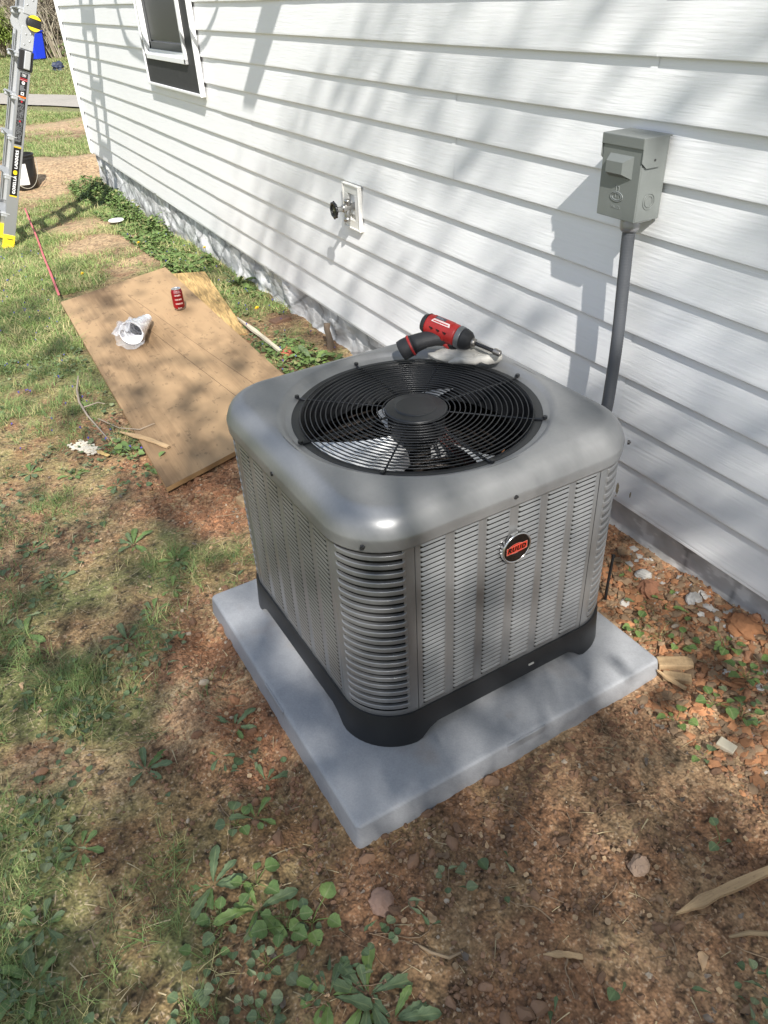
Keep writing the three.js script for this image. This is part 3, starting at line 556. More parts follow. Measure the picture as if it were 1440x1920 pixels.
    mesh('badge_rim', rim, mat(.72, .72, .72, .18, .95), b);
    const bk = cyl(.0375, .0375, .008, 40); bk.rotateX(Math.PI / 2); bk.translate(0, 0, .003); mesh('badge_back', bk, black, b);
  }
}
/* ---------- impact driver and glove on the cover (placed in the unit's own frame) ---------- */
const acM = new THREE.Matrix4().makeRotationY(.0335).setPosition(-.7535, 0, .0373);
const U = (x, y, z) => V(x, y, z).applyMatrix4(acM);
{
  const red = mat(.36, .020, .018, .45), blk = mat(.020, .020, .022, .62), blk2 = mat(.012, .012, .013, .35), steel = mat(.30, .28, .26, .35, .85), greyM = mat(.16, .165, .17, .38, .4);
  const O = U(.196, .7275, -.165);
  const t = thing('impact_driver', 'red and black cordless impact driver lying on the back rim of the air conditioner', 'power tool', [O.x, O.y, O.z]);
  const L = (x, y, z) => U(x, y, z).sub(O);
  const back = L(.180, .749, -.226), front = L(.240, .722, -.094), ax = front.clone().sub(back).normalize();
  const at = k => back.clone().addScaledVector(ax, k);
  const len = back.distanceTo(front);
  mesh('motor_housing', sweep([at(0), at(.004), at(.012), at(.06), at(.092), at(.10)], [.019, .025, .0285, .0295, .0285, .027], 24), red, t);
  mesh('rear_cap', sweep([at(-.010), at(-.006), at(.004), at(.008)], [.012, .022, .0265, .0292], 24), blk, t);
  mesh('nose_ring', sweep([at(.098), at(.101), at(.112), at(.114)], [.026, .0295, .0285, .026], 24), greyM, t);
  const nose = mesh('nose', sweep([at(.112), at(.118), at(.132), at(.140), at(.142)], [.027, .0275, .0235, .0165, .008], 24), blk, t);
  mesh('chuck', sweep([at(.138), at(.144), at(.150), at(.152)], [.011, .012, .011, .006], 16), steel, t);
  const tip = L(.2885, .700, .010);
  const bt = [at(.150), at(.16), at(.150).lerp(at(.225), .5), at(.222)];
  mesh('bit', sweep([at(.150), at(.190), at(.208)], [.0052, .0050, .0058], 10), blk2, t);
  mesh('bit_socket', sweep([at(.204), at(.207), at(.224), at(.226)], [.0062, .0085, .0080, .005], 12), steel, t);
  // handle from under the housing to the battery
  const hj = at(.062).add(V(0, -.014, 0)), he = L(.098, .690, -.226);
  const hd = he.clone().sub(hj);
  const H = k => hj.clone().addScaledVector(hd, k).add(V(0, .010 * Math.sin(k * Math.PI), 0));
  mesh('handle', sweep([H(-.06), H(.1), H(.25), H(.45), H(.62), H(.72)], [.020, .0215, .0195, .0195, .0215, .023], 20, true, 1.22, ax), blk, t);
  mesh('battery', sweep([H(.70), H(.72), H(.9), H(.985), H(1.0)], [.021, .0245, .0255, .0245, .018], 20, true, 1.12, ax), blk, t);
  mesh('battery_band', sweep([H(.735), H(.745), H(.775), H(.785)], [.0240, .0262, .0262, .0245], 20, true, 1.13, ax), red, t);
  mesh('handle_yoke', sweep([at(.045).add(V(0, -.004, 0)), H(.02), H(.10), H(.15)], [.027, .0265, .0235, .0205], 20, true, 1.25, ax), red, t);
  const tg = H(.05).addScaledVector(ax, .030).add(V(0, -.010, 0));
  mesh('trigger_guard', sweep([at(.092).add(V(0, -.022, 0)), tg.clone().addScaledVector(ax, .012), tg.clone().addScaledVector(hd, .12).addScaledVector(ax, .004), H(.25).addScaledVector(ax, .014)], [.010, .008, .008, .008], 10), red, t);
  const tr = new THREE.SphereGeometry(.018, 18, 14); tr.scale(1, .8, 1); tr.translate(tg.x, tg.y, tg.z); mesh('trigger', tr, blk2, t);
  // rating plate on the housing: flat print, no readable words
  const side = V(0, 1, 0).addScaledVector(ax, -ax.y).normalize(), lat = V(0, 0, 0).crossVectors(ax, side);
  const pl = grid(6, 6, (u, v) => { const a = mix(-.3, .75, v), p = at(mix(.022, .082, u)).addScaledVector(side, Math.cos(a) * .0302).addScaledVector(lat, Math.sin(a) * .0302); return [p.x, p.y, p.z]; });
  mesh('plate', pl, new THREE.MeshStandardMaterial({ map: ctex(256, 128, g => { g.fillStyle = '#a02824'; g.fillRect(0, 0, 256, 128); g.fillStyle = '#d9c9c6'; g.beginPath(); g.moveTo(8, 6); g.lineTo(248, 6); g.lineTo(228, 50); g.lineTo(28, 50); g.fill(); g.fillStyle = '#b23a34'; g.fillRect(30, 16, 190, 14); g.fillStyle = '#40454d'; g.fillRect(30, 56, 130, 58); g.fillStyle = '#8b929a'; for (let i = 0; i < 4; i++) g.fillRect(42, 64 + i * 12, 100 - i * 14, 5); }), roughness: .4, side: THREE.DoubleSide }), t);
  const vents = []; for (let k = 0; k < 3; k++) { const a = .9 + k * .0; const p = at(.030 + k * .020).addScaledVector(side, Math.cos(1.25) * .0290).addScaledVector(lat, Math.sin(1.25) * .0290); const b = box(.004, .003, .014); b.applyQuaternion(new THREE.Quaternion().setFromUnitVectors(V(0, 1, 0), side)); b.translate(p.x, p.y, p.z); vents.push(b); }
  mesh('vent_slot', merge(vents), blk2, t);
}
{
  const gt = dtex(256, 256, (u, v, o) => { const a = pnoise(u, v, 60, 60, 2), b = pnoise(u, v, 6, 6, 4); let k = .58 * (.55 + .6 * a); const d = clamp((b - .47) * 5); o[0] = mix(k, .10, d * .8); o[1] = mix(k * .96, .095, d * .8); o[2] = mix(k * .88, .085, d * .8); }, true);
  const gm = new THREE.MeshStandardMaterial({ map: gt, bumpMap: gt, bumpScale: .002, roughness: .95, side: THREE.DoubleSide });
  const O = U(.215, .661, -.108);
  const t = thing('work_glove', 'dirty off white knitted work glove crumpled under the impact driver', 'glove', [O.x, O.y, O.z]);
  const L = (x, y, z) => U(x, y, z).sub(U(.21, .661, -.13));
  const lump = (pts, rad, sq, sd) => { const g = sweep(pts, rad, 18, true, sq, [0, 1, 0]); const p = g.attributes.position; for (let i = 0; i < p.count; i++) { const x = p.getX(i), y = p.getY(i), z = p.getZ(i); const n = (fbm(x * 60 + sd, z * 60 + y * 40, 3) - .5) * .030; p.setXYZ(i, x + n * .6, Math.max(-.0005, y + n), z + n * .5); } g.computeVertexNormals(); return g; };
  mesh('palm', merge([lump([L(.175, .677, -.205), L(.195, .684, -.175), L(.235, .685, -.14), L(.275, .680, -.125), L(.300, .674, -.118)], [.012, .028, .034, .030, .012], .55, 1)]), gm, t);
  for (const [k, P] of [[0, [L(.155, .673, -.21), L(.165, .678, -.18), L(.20, .682, -.15), L(.235, .684, -.115)]], [1, [L(.185, .672, -.155), L(.205, .677, -.135), L(.24, .684, -.105), L(.262, .682, -.09)]], [2, [L(.235, .676, -.105), L(.262, .680, -.092), L(.285, .678, -.085), L(.298, .674, -.092)]], [3, [L(.262, .672, -.155), L(.29, .676, -.135), L(.305, .675, -.112)]]]) mesh('finger', lump(P, P.map((_, i) => i == 0 || i == P.length - 1 ? .010 : .0158), .8, 7 * k), gm, t);
}
/* ---------- plywood, scrap board and what lies on them ---------- */
const woodTex = (seed, base, dark, w, h, stain) => dtex(w, h, (u, v, o) => {
  const warp = fbm(u * 5 + seed, v * 3, 3) * .35; const g = fbm((u + warp * .10) * 34 + seed, v * 5, 4), f = noise(u * 260 + seed, v * 22), st = fbm(u * 3 + seed * 3, v * 5 + seed, 4), sp = fbm(u * 40, v * 70 + seed, 3);
  let k = clamp(.18 + (g - .5) * .55 + (f - .5) * .20 + (st - .45) * stain * 2); for (let i = 0; i < 3; i++) o[i] = mix(base[i], dark[i], k);
  const bl = fbm(u * 7 + seed, v * 12, 4); if (bl > .52) { const q = (bl - .52) * 2.6 * stain; for (let i = 0; i < 3; i++) o[i] *= 1 - clamp(q) * .5; } if (sp > .74) { for (let i = 0; i < 3; i++) o[i] *= .75; }
}, true, false);
function slabOn(name, label, cat, corners, thick, tex, edgeM, rough, bump) { // quad board lying on the ground: corners far-left, far-right, near-right, near-left as [x,y,z]
  const c = corners.map(q => V(...q)), O = c[0].clone().add(c[1]).add(c[2]).add(c[3]).multiplyScalar(.25);
  const t = thing(name, label, cat, [O.x, O.y, O.z]); const p = (u, v) => c[0].clone().lerp(c[1], u).lerp(c[3].clone().lerp(c[2], u), v).sub(O);
  const top = grid(14, 24, (u, v) => { const q = p(u, v); return [q.x, q.y + .004 * Math.sin(u * 5) * Math.sin(v * 4), q.z]; }, (u, v) => [u, v]);
  mesh('board_face', top, new THREE.MeshStandardMaterial({ map: tex, roughness: rough, side: THREE.DoubleSide, bumpMap: tex, bumpScale: bump }), t);
  const e = []; const E = [[0, 0, 1, 0], [1, 0, 1, 1], [1, 1, 0, 1], [0, 1, 0, 0]];
  E.forEach(([a, b, d, f], side) => { for (let k = 0; k < 3; k++) e.push(grid(24, 1, (u, v) => { const q = p(mix(a, d, u), mix(b, f, u)); const uu = mix(a, d, u), vv = mix(b, f, u); return [q.x * (1 - .0007 * (k % 2)), q.y + .004 * Math.sin(uu * 5) * Math.sin(vv * 4) - .0004 - thick * (k + v) / 3, q.z]; })); });
  mesh('board_edge', merge(e), edgeM, t); return t;
}
{
  const edge = mat(.36, .22, .10, .9);
  const g = (x, z, h) => [x, G(x, z) + h, z];
  const A = [-1.163, -.046, -3.60], B = [-.415, -.042, -3.90], D = [-1.197, -.030, -1.072];
  const C = [B[0] + D[0] - A[0] + .02, -.034, B[2] + D[2] - A[2]];
  const ply = slabOn('plywood_sheet', 'large weathered tan plywood sheet lying on the grass carrying the red can', 'plywood sheet', [A, B, C, D], .020,
    woodTex(3, [.42, .275, .150], [.16, .098, .05], 768, 1536, 1.05), edge, .85, .002);
  // two pencil/saw lines along the sheet, as shallow scored grooves
  const P = (u, v, h = .0035) => { const q = V(...A).lerp(V(...B), u).lerp(V(...D).lerp(V(...C), u), v); return [q.x - ply.position.x, q.y + h + .004 * Math.sin(u * 5) * Math.sin(v * 4) - ply.position.y, q.z - ply.position.z]; };
  const line = (u0, v0, u1, v1) => { const p = []; for (let i = 0; i <= 20; i++) { const t = i / 20; p.push(P(mix(u0, u1, t), mix(v0, v1, t), .0005)); } return sweep(p, .0009, 5); };
  mesh('scored_line', line(.52, .12, .86, 1), mat(.16, .10, .06, .9), ply); mesh('scored_line', line(.40, .20, .70, 1), mat(.10, .065, .04, .9), ply);
  const st = dtex(512, 512, (u, v, o) => { const n = vor(u * 34 + fbm(u * 9, v * 9, 2) * 3, v * 14), f = fbm(u * 60, v * 40, 3); const k = .75 + .5 * (n[2] - .5) + .3 * (f - .5); o[0] = .62 * k; o[1] = .41 * k; o[2] = .17 * k; }, true, false);
  slabOn('scrap_board', 'smaller yellowish chipboard offcut half under the plywood sheet by the wall weeds', 'board', [[-.42, -.070, -3.83], [-.19, -.074, -3.74], [-.36, -.062, -2.45], [-.64, -.064, -2.5]], .012, st, edge, .9, .003);
}
{ // soda can
  const t = thing('soda_can', 'red and silver drink can standing on the plywood sheet', 'can', [-.579, -.0335, -2.992], 0);
  const lab = ctex(512, 256, g => {
    g.fillStyle = '#7d0f18'; g.fillRect(0, 0, 512, 256); const gr = [['#9c1420', 0, 90], ['#5c0a12', 330, 60]]; for (const [c, x, w] of gr) { g.fillStyle = c; g.fillRect(x, 0, w, 256); }
    const R = rng(4); for (const cx of [70, 330]) { g.fillStyle = '#d9c8c6'; for (let i = 0; i < 10; i++) { let x = cx; while (x < cx + 92) { const w = 4 + R() * 16; g.fillRect(x, 40 + i * 13, w, 5); x += w + 5; } } g.fillStyle = '#e6dede'; g.fillRect(cx + 22, 186, 62, 46); g.fillStyle = '#b9a9a9'; for (let i = 0; i < 12; i++) g.fillRect(cx + 26 + i * 4.6, 190, 2, 38); }
  });
  const body = lathe([[.0245, .004], [.031, .011], [.0331, .018], [.0331, .098], [.0325, .104], [.0285, .114], [.0268, .1185]], 40); body.rotateY(-1.64);
  mesh('can_body', body, new THREE.MeshStandardMaterial({ map: lab, roughness: .28, metalness: .45, side: THREE.DoubleSide }), t);
  mesh('can_lid', lathe([[.0262, .1185], [.0272, .1205], [.0262, .1215], [.0245, .1185], [.024, .1165], [0, .1170]], 32), mat(.75, .75, .76, .3, .9), t);
  mesh('can_base', lathe([[0, .009], [.02, .006], [.0225, 0], [.0245, .003], [.0248, .0045]], 32), mat(.6, .6, .6, .35, .9), t);
  const tab = box(.013, .0015, .020, 0, .1185, .002, .0006); tab.rotateY(.4); mesh('pull_tab', tab, mat(.7, .7, .7, .3, .9), t);
}
{ // cups in a clear sleeve
  const O = V(-.965, -.034, -2.545), tipP = V(-.822, .012, -2.80);
  const t = thing('cup_sleeve', 'white tapered stack of disposable cups in a clear crumpled plastic sleeve on the plywood', 'cups in sleeve', [O.x, O.y, O.z]);
  const ax = V(tipP.x - O.x, 0, tipP.z - O.z).normalize(), L = .30;
  const white = new THREE.MeshPhysicalMaterial({ color: lin(.80, .80, .81), roughness: .5, side: THREE.DoubleSide });
  const place = g => { g.rotateX(0); const q = new THREE.Quaternion().setFromUnitVectors(V(0, 1, 0), ax); g.applyQuaternion(q); return g; };
  const tilt = (g, r0, r1) => { place(g); const p = g.attributes.position; for (let i = 0; i < p.count; i++) { const s = p.getX(i) * ax.x + p.getZ(i) * ax.z; p.setY(i, p.getY(i) + mix(r0, r1, clamp(s / L)) + .004); } g.computeVertexNormals(); return g; };
  const print = ctex(512, 256, g => { g.fillStyle = '#f4f4f6'; g.fillRect(0, 0, 512, 256); const R = rng(8); g.fillStyle = '#8e939f'; for (let r = 0; r < 7; r++) { let x = 0; while (x < 512) { const w = 3 + R() * 9; if (R() > .35) g.fillRect(x, 20 + r * 34, w, 7); x += w + 3; } } });
  for (let k = 0; k < 5; k++) { const a = .02 + k * .052, r = .062 - k * .0075; mesh('cup', tilt(lathe([[r - .004, a + .002], [r, a], [r + .0025, a + .002], [r + .0015, a + .006], [r - .005, a + .052], [r - .010, a + .105]], 36), .072, .036), k == 0 ? white : new THREE.MeshStandardMaterial({ map: print, roughness: .5, side: THREE.DoubleSide }), t); }
  mesh('cup_base', tilt(lathe([[0, .298], [.018, .298], [.022, .290], [.026, .26]], 24), .072, .036), white, t);
  // the sleeve: thin crumpled film, open at the wide end with a gathered wisp
  const film = new THREE.MeshPhysicalMaterial({ color: lin(.93, .94, .97), transmission: .72, thickness: 0, roughness: .16, ior: 1.4, side: THREE.DoubleSide });
  const sg = grid(44, 22, (u, v) => { const a = u * 2 * Math.PI, s = mix(-.025, .312, v), r0 = mix(.080, .030, Math.pow(v, .8)); const n = (fbm(Math.cos(a) * 4 + 9, Math.sin(a) * 4 + v * 9, 3) - .5) * .030 * (1 - v * .5) + (v < .1 ? .006 * Math.sin(a * 7) : 0); const r = r0 + n, up = mix(.080, .036, v); return [Math.cos(a) * r * -ax.z + ax.x * s, Math.max(.002, up + Math.sin(a) * r), Math.cos(a) * r * ax.x + ax.z * s]; });
  mesh('clear_sleeve', sg, film, t);
  const wisp = grid(16, 8, (u, v) => { const s = mix(.04, -.03, v), b = mix(-.02, .085, u), h = .150 - u * .03 + .012 * Math.sin(u * 11 + v * 3) - .03 * v; return [ax.x * s + ax.z * b, h * mix(1, .9, u), ax.z * s - ax.x * b]; });
  mesh('sleeve_flap', wisp, film, t);
}
/* ---------- ladder ---------- */
{
  const X0 = -1.262, Z0 = -5.69, ZF = -6.17, gy = G(X0, Z0) + .01, u = V(.372, .928, 0).normalize(), n = V(-u.y, u.x, 0); // n points away from the wall
  const t = thing('ladder', 'aluminium multi position ladder with black stickers and yellow foot leaning towards the house wall', 'ladder', [X0, gy, Z0]);
  const alu = mat(.42, .43, .44, .42, .75), aluL = mat(.48, .49, .50, .5, .55), blackP = mat(.015, .015, .016, .45), yel = mat(.80, .60, .02, .5);
  const rot = g => { g.applyMatrix4(new THREE.Matrix4().makeBasis(n.clone().negate(), u, V(0, 0, 1))); return g; }; // local x towards the wall, y up the rail, z to the viewer
  const RL = (s0, s1, z, w, d, dirz) => [box(w, s1 - s0, .004, 0, (s0 + s1) / 2, z), box(.004, s1 - s0, d, -w / 2, (s0 + s1) / 2, z - dirz * d / 2), box(.004, s1 - s0, d, w / 2, (s0 + s1) / 2, z - dirz * d / 2)];
  const rail = (z, dz, name) => {
    const lower = mesh('rail', rot(merge(RL(.06, 1.56, z, .082, .034, dz))), alu, t);
    mesh('inner_rail', rot(merge(RL(.30, 1.60, z - dz * .010, .064, .026, dz))), aluL, lower);
    const upper = mesh('rail', rot(merge(RL(1.72, 3.42, z, .082, .034, dz))), alu, t);
    // hinge plates, rivets
    mesh('hinge_plate', rot(merge([box(.088, .15, .010, 0, 1.545, z + dz * .006, .003), box(.088, .16, .010, 0, 1.78, z + dz * .006, .003), along(cyl(.075, .075, .012, 32), [.005, 1.655, z - .001], [.005, 1.655, z + 1])])), aluL, t);
    const rv = []; for (const [x, s] of [[-.018, 1.50], [.016, 1.53], [-.012, 1.57], [.02, 1.58], [-.02, 1.76], [.015, 1.80], [.0, 1.83]]) { const g = new THREE.SphereGeometry(.007, 10, 6); g.scale(1, 1, .5); g.translate(x, s, z + dz * .0115); rv.push(g); }
    mesh('rivet', rot(merge(rv)), alu, t).userData.kind = 'stuff';
    // foot
    mesh('foot', rot(merge([box(.088, .115, .046, 0, .045, z - dz * .014, .006), box(.095, .018, .055, 0, -.008, z - dz * .014, .004)])), yel, t);
    mesh('foot_slot', rot(box(.045, .006, .004, .006, .07, z + dz * .0095)), blackP, t);
  };
  rail(0, 1); rail(ZF - Z0, -1);
  // lock knob on the near hinge
  const knob = mesh('lock_knob', rot(merge([along(lathe([[0, .045], [.040, .045], [.050, .036], [.054, .018], [.054, .004], [0, .004]], 36), [.030, 1.655, .012], [.030, 1.655, 1])])), blackP, t);
  for (const s of [-1, 1]) mesh('knob_grip', rot((() => { const sh = new THREE.Shape(); sh.absarc(0, 0, .051, s > 0 ? .6 : .6 + Math.PI, s > 0 ? .6 + Math.PI * .62 : .6 + Math.PI * 1.62, false); const g = new THREE.ExtrudeGeometry(sh, { depth: .006, bevelEnabled: true, bevelSize: .001, bevelThickness: .001, curveSegments: 20, bevelSegments: 1 }); g.translate(.030, 1.655, .054); return g; })()), yel, knob);
  // slide lock
  mesh('slide_lock', rot(merge([box(.100, .135, .060, .002, 1.395, -.008, .006)])), blackP, t);
  mesh('lock_lever', rot(merge([box(.045, .125, .018, .010, 1.400, .030, .007)])), aluL, t);
  // flared treads
  for (let k = 0; k < 11; k++) { const s = .26 + k * .292; if (s > 3.3) break; const L = Z0 - ZF; const g = [box(.036, .030, L, -.01, s, -L / 2, .006), box(.050, .008, L - .01, -.050, s + .012, -L / 2, .003)];
    for (const z of [-.02, -L + .02]) { const sh = box(.07, .010, .05, -.045, s + .002, z, .004); g.push(sh); const b2 = box(.050, .040, .046, -.048, s - .008, z, .010); g.push(b2); }
    mesh('rung', rot(merge(g)), aluL, t); }
  // stickers on the near rail
  const dec = (s0, s1, w, tex, z = .0042) => { const g = new THREE.PlaneGeometry(w, s1 - s0); g.translate(0, (s0 + s1) / 2, z); return rot(g); };
  const brand = ctex(160, 1024, (g) => {
    g.fillStyle = '#101010'; g.fillRect(0, 0, 160, 1024); g.fillStyle = '#e6c21c'; g.fillRect(0, 0, 160, 26); g.fillRect(0, 998, 160, 26); g.fillStyle = '#101010'; g.fillRect(0, 10, 160, 6);
    g.save(); g.translate(80, 1024); g.rotate(-Math.PI / 2); g.fillStyle = '#f2f2f2'; g.font = 'bold 92px sans-serif'; g.textBaseline = 'middle'; g.textAlign = 'left'; const fit = (s, x, w) => { g.save(); g.translate(x, 0); g.scale(w / g.measureText(s).width, 1); g.fillText(s, 0, 4); g.restore(); }; fit('GORILLA', 60, 370); fit('LADDERS', 575, 380);
    g.fillStyle = '#efc91d'; g.beginPath(); g.moveTo(462, -30); g.quadraticCurveTo(500, -62, 538, -30); g.lineTo(546, 6); g.lineTo(528, 44); g.lineTo(512, 30); g.lineTo(500, 52); g.lineTo(486, 30); g.lineTo(470, 44); g.lineTo(452, 6); g.closePath(); g.fill(); g.fillStyle = '#101010'; g.fillRect(480, -14, 12, 9); g.fillRect(508, -14, 12, 9); g.fillRect(490, 10, 22, 7); g.restore();
  });
  const dm = tx => new THREE.MeshStandardMaterial({ map: tx, roughness: .45, side: THREE.DoubleSide });
  mesh('brand_sticker', dec(.405, .785, .052), dm(brand), t);
  const warn = ctex(160, 1536, (g) => {
    g.fillStyle = '#131314'; g.fillRect(0, 0, 160, 1536); const R = rng(21);
    g.fillStyle = '#e9e9e9'; g.font = 'bold 52px sans-serif'; g.textAlign = 'center'; g.strokeStyle = '#e9e9e9'; g.lineWidth = 5; g.strokeRect(40, 22, 80, 50); g.fillText('1A', 80, 66);
    g.fillStyle = '#b3202c'; g.fillRect(0, 110, 160, 14); g.fillRect(0, 138, 160, 20); g.fillStyle = '#e9e9e9'; for (let i = 0; i < 9; i++) g.fillRect(8 + i * 16, 144, 10, 5);
    g.beginPath(); g.arc(80, 206, 34, 0, 7); g.fill(); g.fillStyle = '#c0392b'; g.fillRect(70, 186, 22, 22);
    g.fillStyle = '#8d8f92'; for (let i = 0; i < 9; i++) g.fillRect(14, 262 + i * 13, 60 + R() * 70, 6);
    g.fillStyle = '#e9e9e9'; g.fillRect(46, 400, 66, 62); g.fillStyle = '#131314'; g.fillRect(60, 416, 36, 30); g.fillStyle = '#dd6a1c'; g.fillRect(0, 486, 160, 34); g.fillStyle = '#c4c4c4'; for (let i = 0; i < 4; i++) g.fillRect(18, 530 + i * 12, 120, 5);
    g.fillStyle = '#b3202c'; g.beginPath(); g.arc(80, 600, 20, 0, 7); g.fill();
    g.fillStyle = '#9b9da0'; for (let r = 0; r < 40; r++) { const y = 640 + r * 21; if (r == 18) { g.fillStyle = '#b3202c'; g.beginPath(); g.arc(80, y + 6, 20, 0, 7); g.fill(); g.fillStyle = '#9b9da0'; continue; } for (let c = 0; c < 9; c++) if (R() > .25) g.fillRect(12 + c * 15, y, 6, 8 + R() * 11); }
  });
  mesh('warning_sticker', dec(.80, 1.31, .052), dm(warn), t);
  const sm = ctex(128, 256, g => { g.fillStyle = '#9a9b9c'; g.fillRect(0, 0, 128, 256); g.fillStyle = '#a83226'; g.beginPath(); g.moveTo(10, 10); g.lineTo(118, 10); g.lineTo(64, 60); g.fill(); g.fillStyle = '#f0f0f0'; g.fillRect(30, 62, 60, 40); g.fillStyle = '#141414'; g.fillRect(10, 150, 108, 96); g.fillStyle = '#efefef'; g.fillRect(54, 168, 56, 60); });
  mesh('warning_sticker', dec(1.06, 1.26, .05, 0, ZF - Z0 + .0062), dm(sm), t);
}
/* ---------- bucket, lid, tape ---------- */
{
  const x = -.765, z = -8.37, y = G(x, z) - .01;
  const t = thing('bucket', 'black plastic bucket with a white label and wire handle behind the ladder', 'bucket', [x, y, z]); t.rotation.z = -.03;
  const b = mat(.016, .016, .017, .4);
  mesh('bucket_body', lathe([[0, .004], [.128, .004], [.130, .012], [.146, .30], [.150, .302], [.150, .318], [.147, .320], [.147, .334], [.152, .336], [.152, .352], [.146, .354], [.142, .350], [.134, .02], [0, .014]], 44), b, t);
  const lb = grid(12, 1, (u, v) => { const a = mix(1.36, 2.8, u), r = mix(.1372, .1480, v); return [Math.cos(a) * r, mix(.06, .27, v), Math.sin(a) * r]; }, (u, v) => [1 - u, v]);
  mesh('bucket_label', lb, new THREE.MeshStandardMaterial({ map: ctex(256, 192, g => { g.fillStyle = '#e6e5e0'; g.fillRect(0, 0, 256, 192); const R = rng(3); g.fillStyle = '#cfcfca'; for (let i = 0; i < 5; i++) for (let j = 0; j < 6; j++) g.fillRect(14 + j * 40, 20 + i * 34, 8 + R() * 24, 7); }), roughness: .6, side: THREE.DoubleSide }), t);
  const h = []; for (let i = 0; i <= 24; i++) { const a = i / 24 * Math.PI; h.push([Math.cos(a) * .158 * 1, .30 - Math.sin(a) * .27, .02 + Math.sin(a) * .165]); }
  mesh('wire_handle', sweep(h, .003, 6), mat(.6, .58, .5, .4, .5), t);
}
{ const x = -.30, z = -6.03; single('lid', 'white round plastic lid lying flat on the bare soil path', 'lid', lathe([[0, .010], [.062, .010], [.066, .014], [.069, .010], [.069, .002], [0, .002]], 36), mat(.82, .82, .80, .5), [x, G(x, z) + .03, z]); }
{
  const p = []; const T = [[-.935, -7.2], [-.965, -6.7], [-.995, -6.2], [-1.03, -5.6], [-1.075, -4.95], [-1.115, -4.3], [-1.15, -3.72]];
  const cv = new THREE.CatmullRomCurve3(T.map(q => V(q[0], G(q[0], q[1]) + .035 + .018 * noise(q[1] * 9, 2), q[1])));
  for (let i = 0; i <= 60; i++) p.push(cv.getPoint(i / 60));
  single('strap', 'faded pink strap stretched over the grass from the plywood corner past the ladder foot', 'strap', sweep(p, p.map((_, i) => .0065 + .002 * noise(i * .7, 3)), 8, true, .35), mat(.55, .14, .15, .75));
}
/* ---------- leaves, weeds, grass ---------- */
function leafGeo(len, wid, kind, droop = .25, nv = 9, nu = 4) {
  return grid(nu, nv, (u, v) => {
    let w; if (kind === 'heart') w = v > .38 ? Math.pow(Math.max(0, 1 - Math.pow((v - .38) / .62, 1.5)), .85) : Math.sqrt(1 - ((.38 - v) / .43) ** 2); else if (kind === 'toothed') { w = Math.pow(v, .8) * Math.pow(1 - Math.pow(v, 4), .6) * 1.15 + .06; w *= .80 + .30 * Math.abs(((v * 6.5) % 1) - .3); } else if (kind === 'strap') w = Math.pow(Math.sin(Math.PI * clamp(v * .9 + .08)), .5); else w = .10 + Math.pow(clamp(v - .12) / .88, 1.1) * Math.sqrt(clamp(1 - Math.pow(v, 5))) * 1.1;
    if (kind !== 'strap') w *= 1 + .07 * Math.sin(v * 31 + len * 900) ; if (v >= 1) w = 0.02;
    const x = (u - .5) * wid * w, fold = (u - .5) * (u - .5) * wid * w * .75; const z = v * len * (1 - .2 * droop * v), y = fold + len * (.30 * v - droop * 1.3 * v * v) + .02 * len * Math.sin(v * 14 + u * 5);
    return [x, y, z];
  }, (u, v) => [u, v]);
}
const leafTex = (r, g, b) => dtex(64, 128, (u, v, o) => { const m = Math.abs(u - .5); const rib = m < .05 ? 1 : 0, vein = Math.abs(((v * 7 - m * 5) % 1 + 1) % 1 - .5) < .08 ? .35 : 0; const n = .75 + .5 * fbm(u * 6 + r * 90, v * 12, 3); const k = Math.max(rib, vein); o[0] = mix(r * n, .26, k * .55); o[1] = mix(g * n, .30, k * .55); o[2] = mix(b * n, .13, k * .55); }, true, false);
const leafMat = (r, g, b) => new THREE.MeshPhysicalMaterial({ map: leafTex(r, g, b), roughness: .62, transmission: .12, thickness: 0, side: THREE.DoubleSide });
const LM = [leafMat(.115, .19, .05), leafMat(.155, .235, .06), leafMat(.125, .18, .08)];
const LG = { toothed: [leafGeo(.12, .045, 'toothed', .3, 20, 4), leafGeo(.10, .038, 'toothed', .2, 20, 4)], oval: [leafGeo(.09, .036, 'oval', .28), leafGeo(.075, .034, 'oval', .15)], heart: [leafGeo(.040, .042, 'heart', .2, 8), leafGeo(.034, .034, 'heart', .1, 8)] };
const stalk = sweep([[0, 0, 0], [0, .018, .012], [0, .030, .034]], .0011, 4);
function weed(label, x, z, kind, n, scale, tone, group, spread = 1) {
  const t = thing(kind === 'toothed' ? 'dandelion_plant' : kind === 'oval' ? 'broadleaf_weed' : 'violet_plant', label, 'weed', [x, Gn(x, z) - .004, z], R0() * 6, group);
  for (let i = 0; i < n; i++) {
    const g = LG[kind][i % 2], a = i / n * 6.283 + rr(-.4, .4), s = scale * rr(.5, .95) * (x > -2 && z > -1.7 ? 1.0 : 1);
    const l = mesh('leaf', g, LM[(tone + (R0() > .7 ? 1 : 0)) % 3], t); l.rotation.order = 'YXZ';
    if (kind === 'heart') { const st = mesh('stem', stalk, LM[1], t); st.rotation.y = a; st.scale.setScalar(s * rr(.9, 1.5)); const k = st.scale.x; l.position.set(Math.sin(a) * .034 * k, .030 * k, Math.cos(a) * .034 * k); l.rotation.set(rr(-.1, .4), a + rr(-.6, .6), rr(-.3, .3)); l.scale.setScalar(s); }
    else { l.rotation.set(rr(-.35, .12) * spread, a, rr(-.2, .2)); l.scale.setScalar(s); l.position.set(Math.sin(a) * .006, .003, Math.cos(a) * .006); }
  }
  return t;
}
weed('fresh green broad leaved weed nearest the bottom edge below the pad corner', -1.355, .835, 'oval', 9, 1.12, 1);
weed('broad leaved weed just left of the nearest one at the bottom edge', -1.42, .80, 'oval', 8, 1.05, 1);
weed('bright toothed rosette at the bottom edge right of the broad leaved weeds', -1.335, .895, 'toothed', 8, .95, 1);
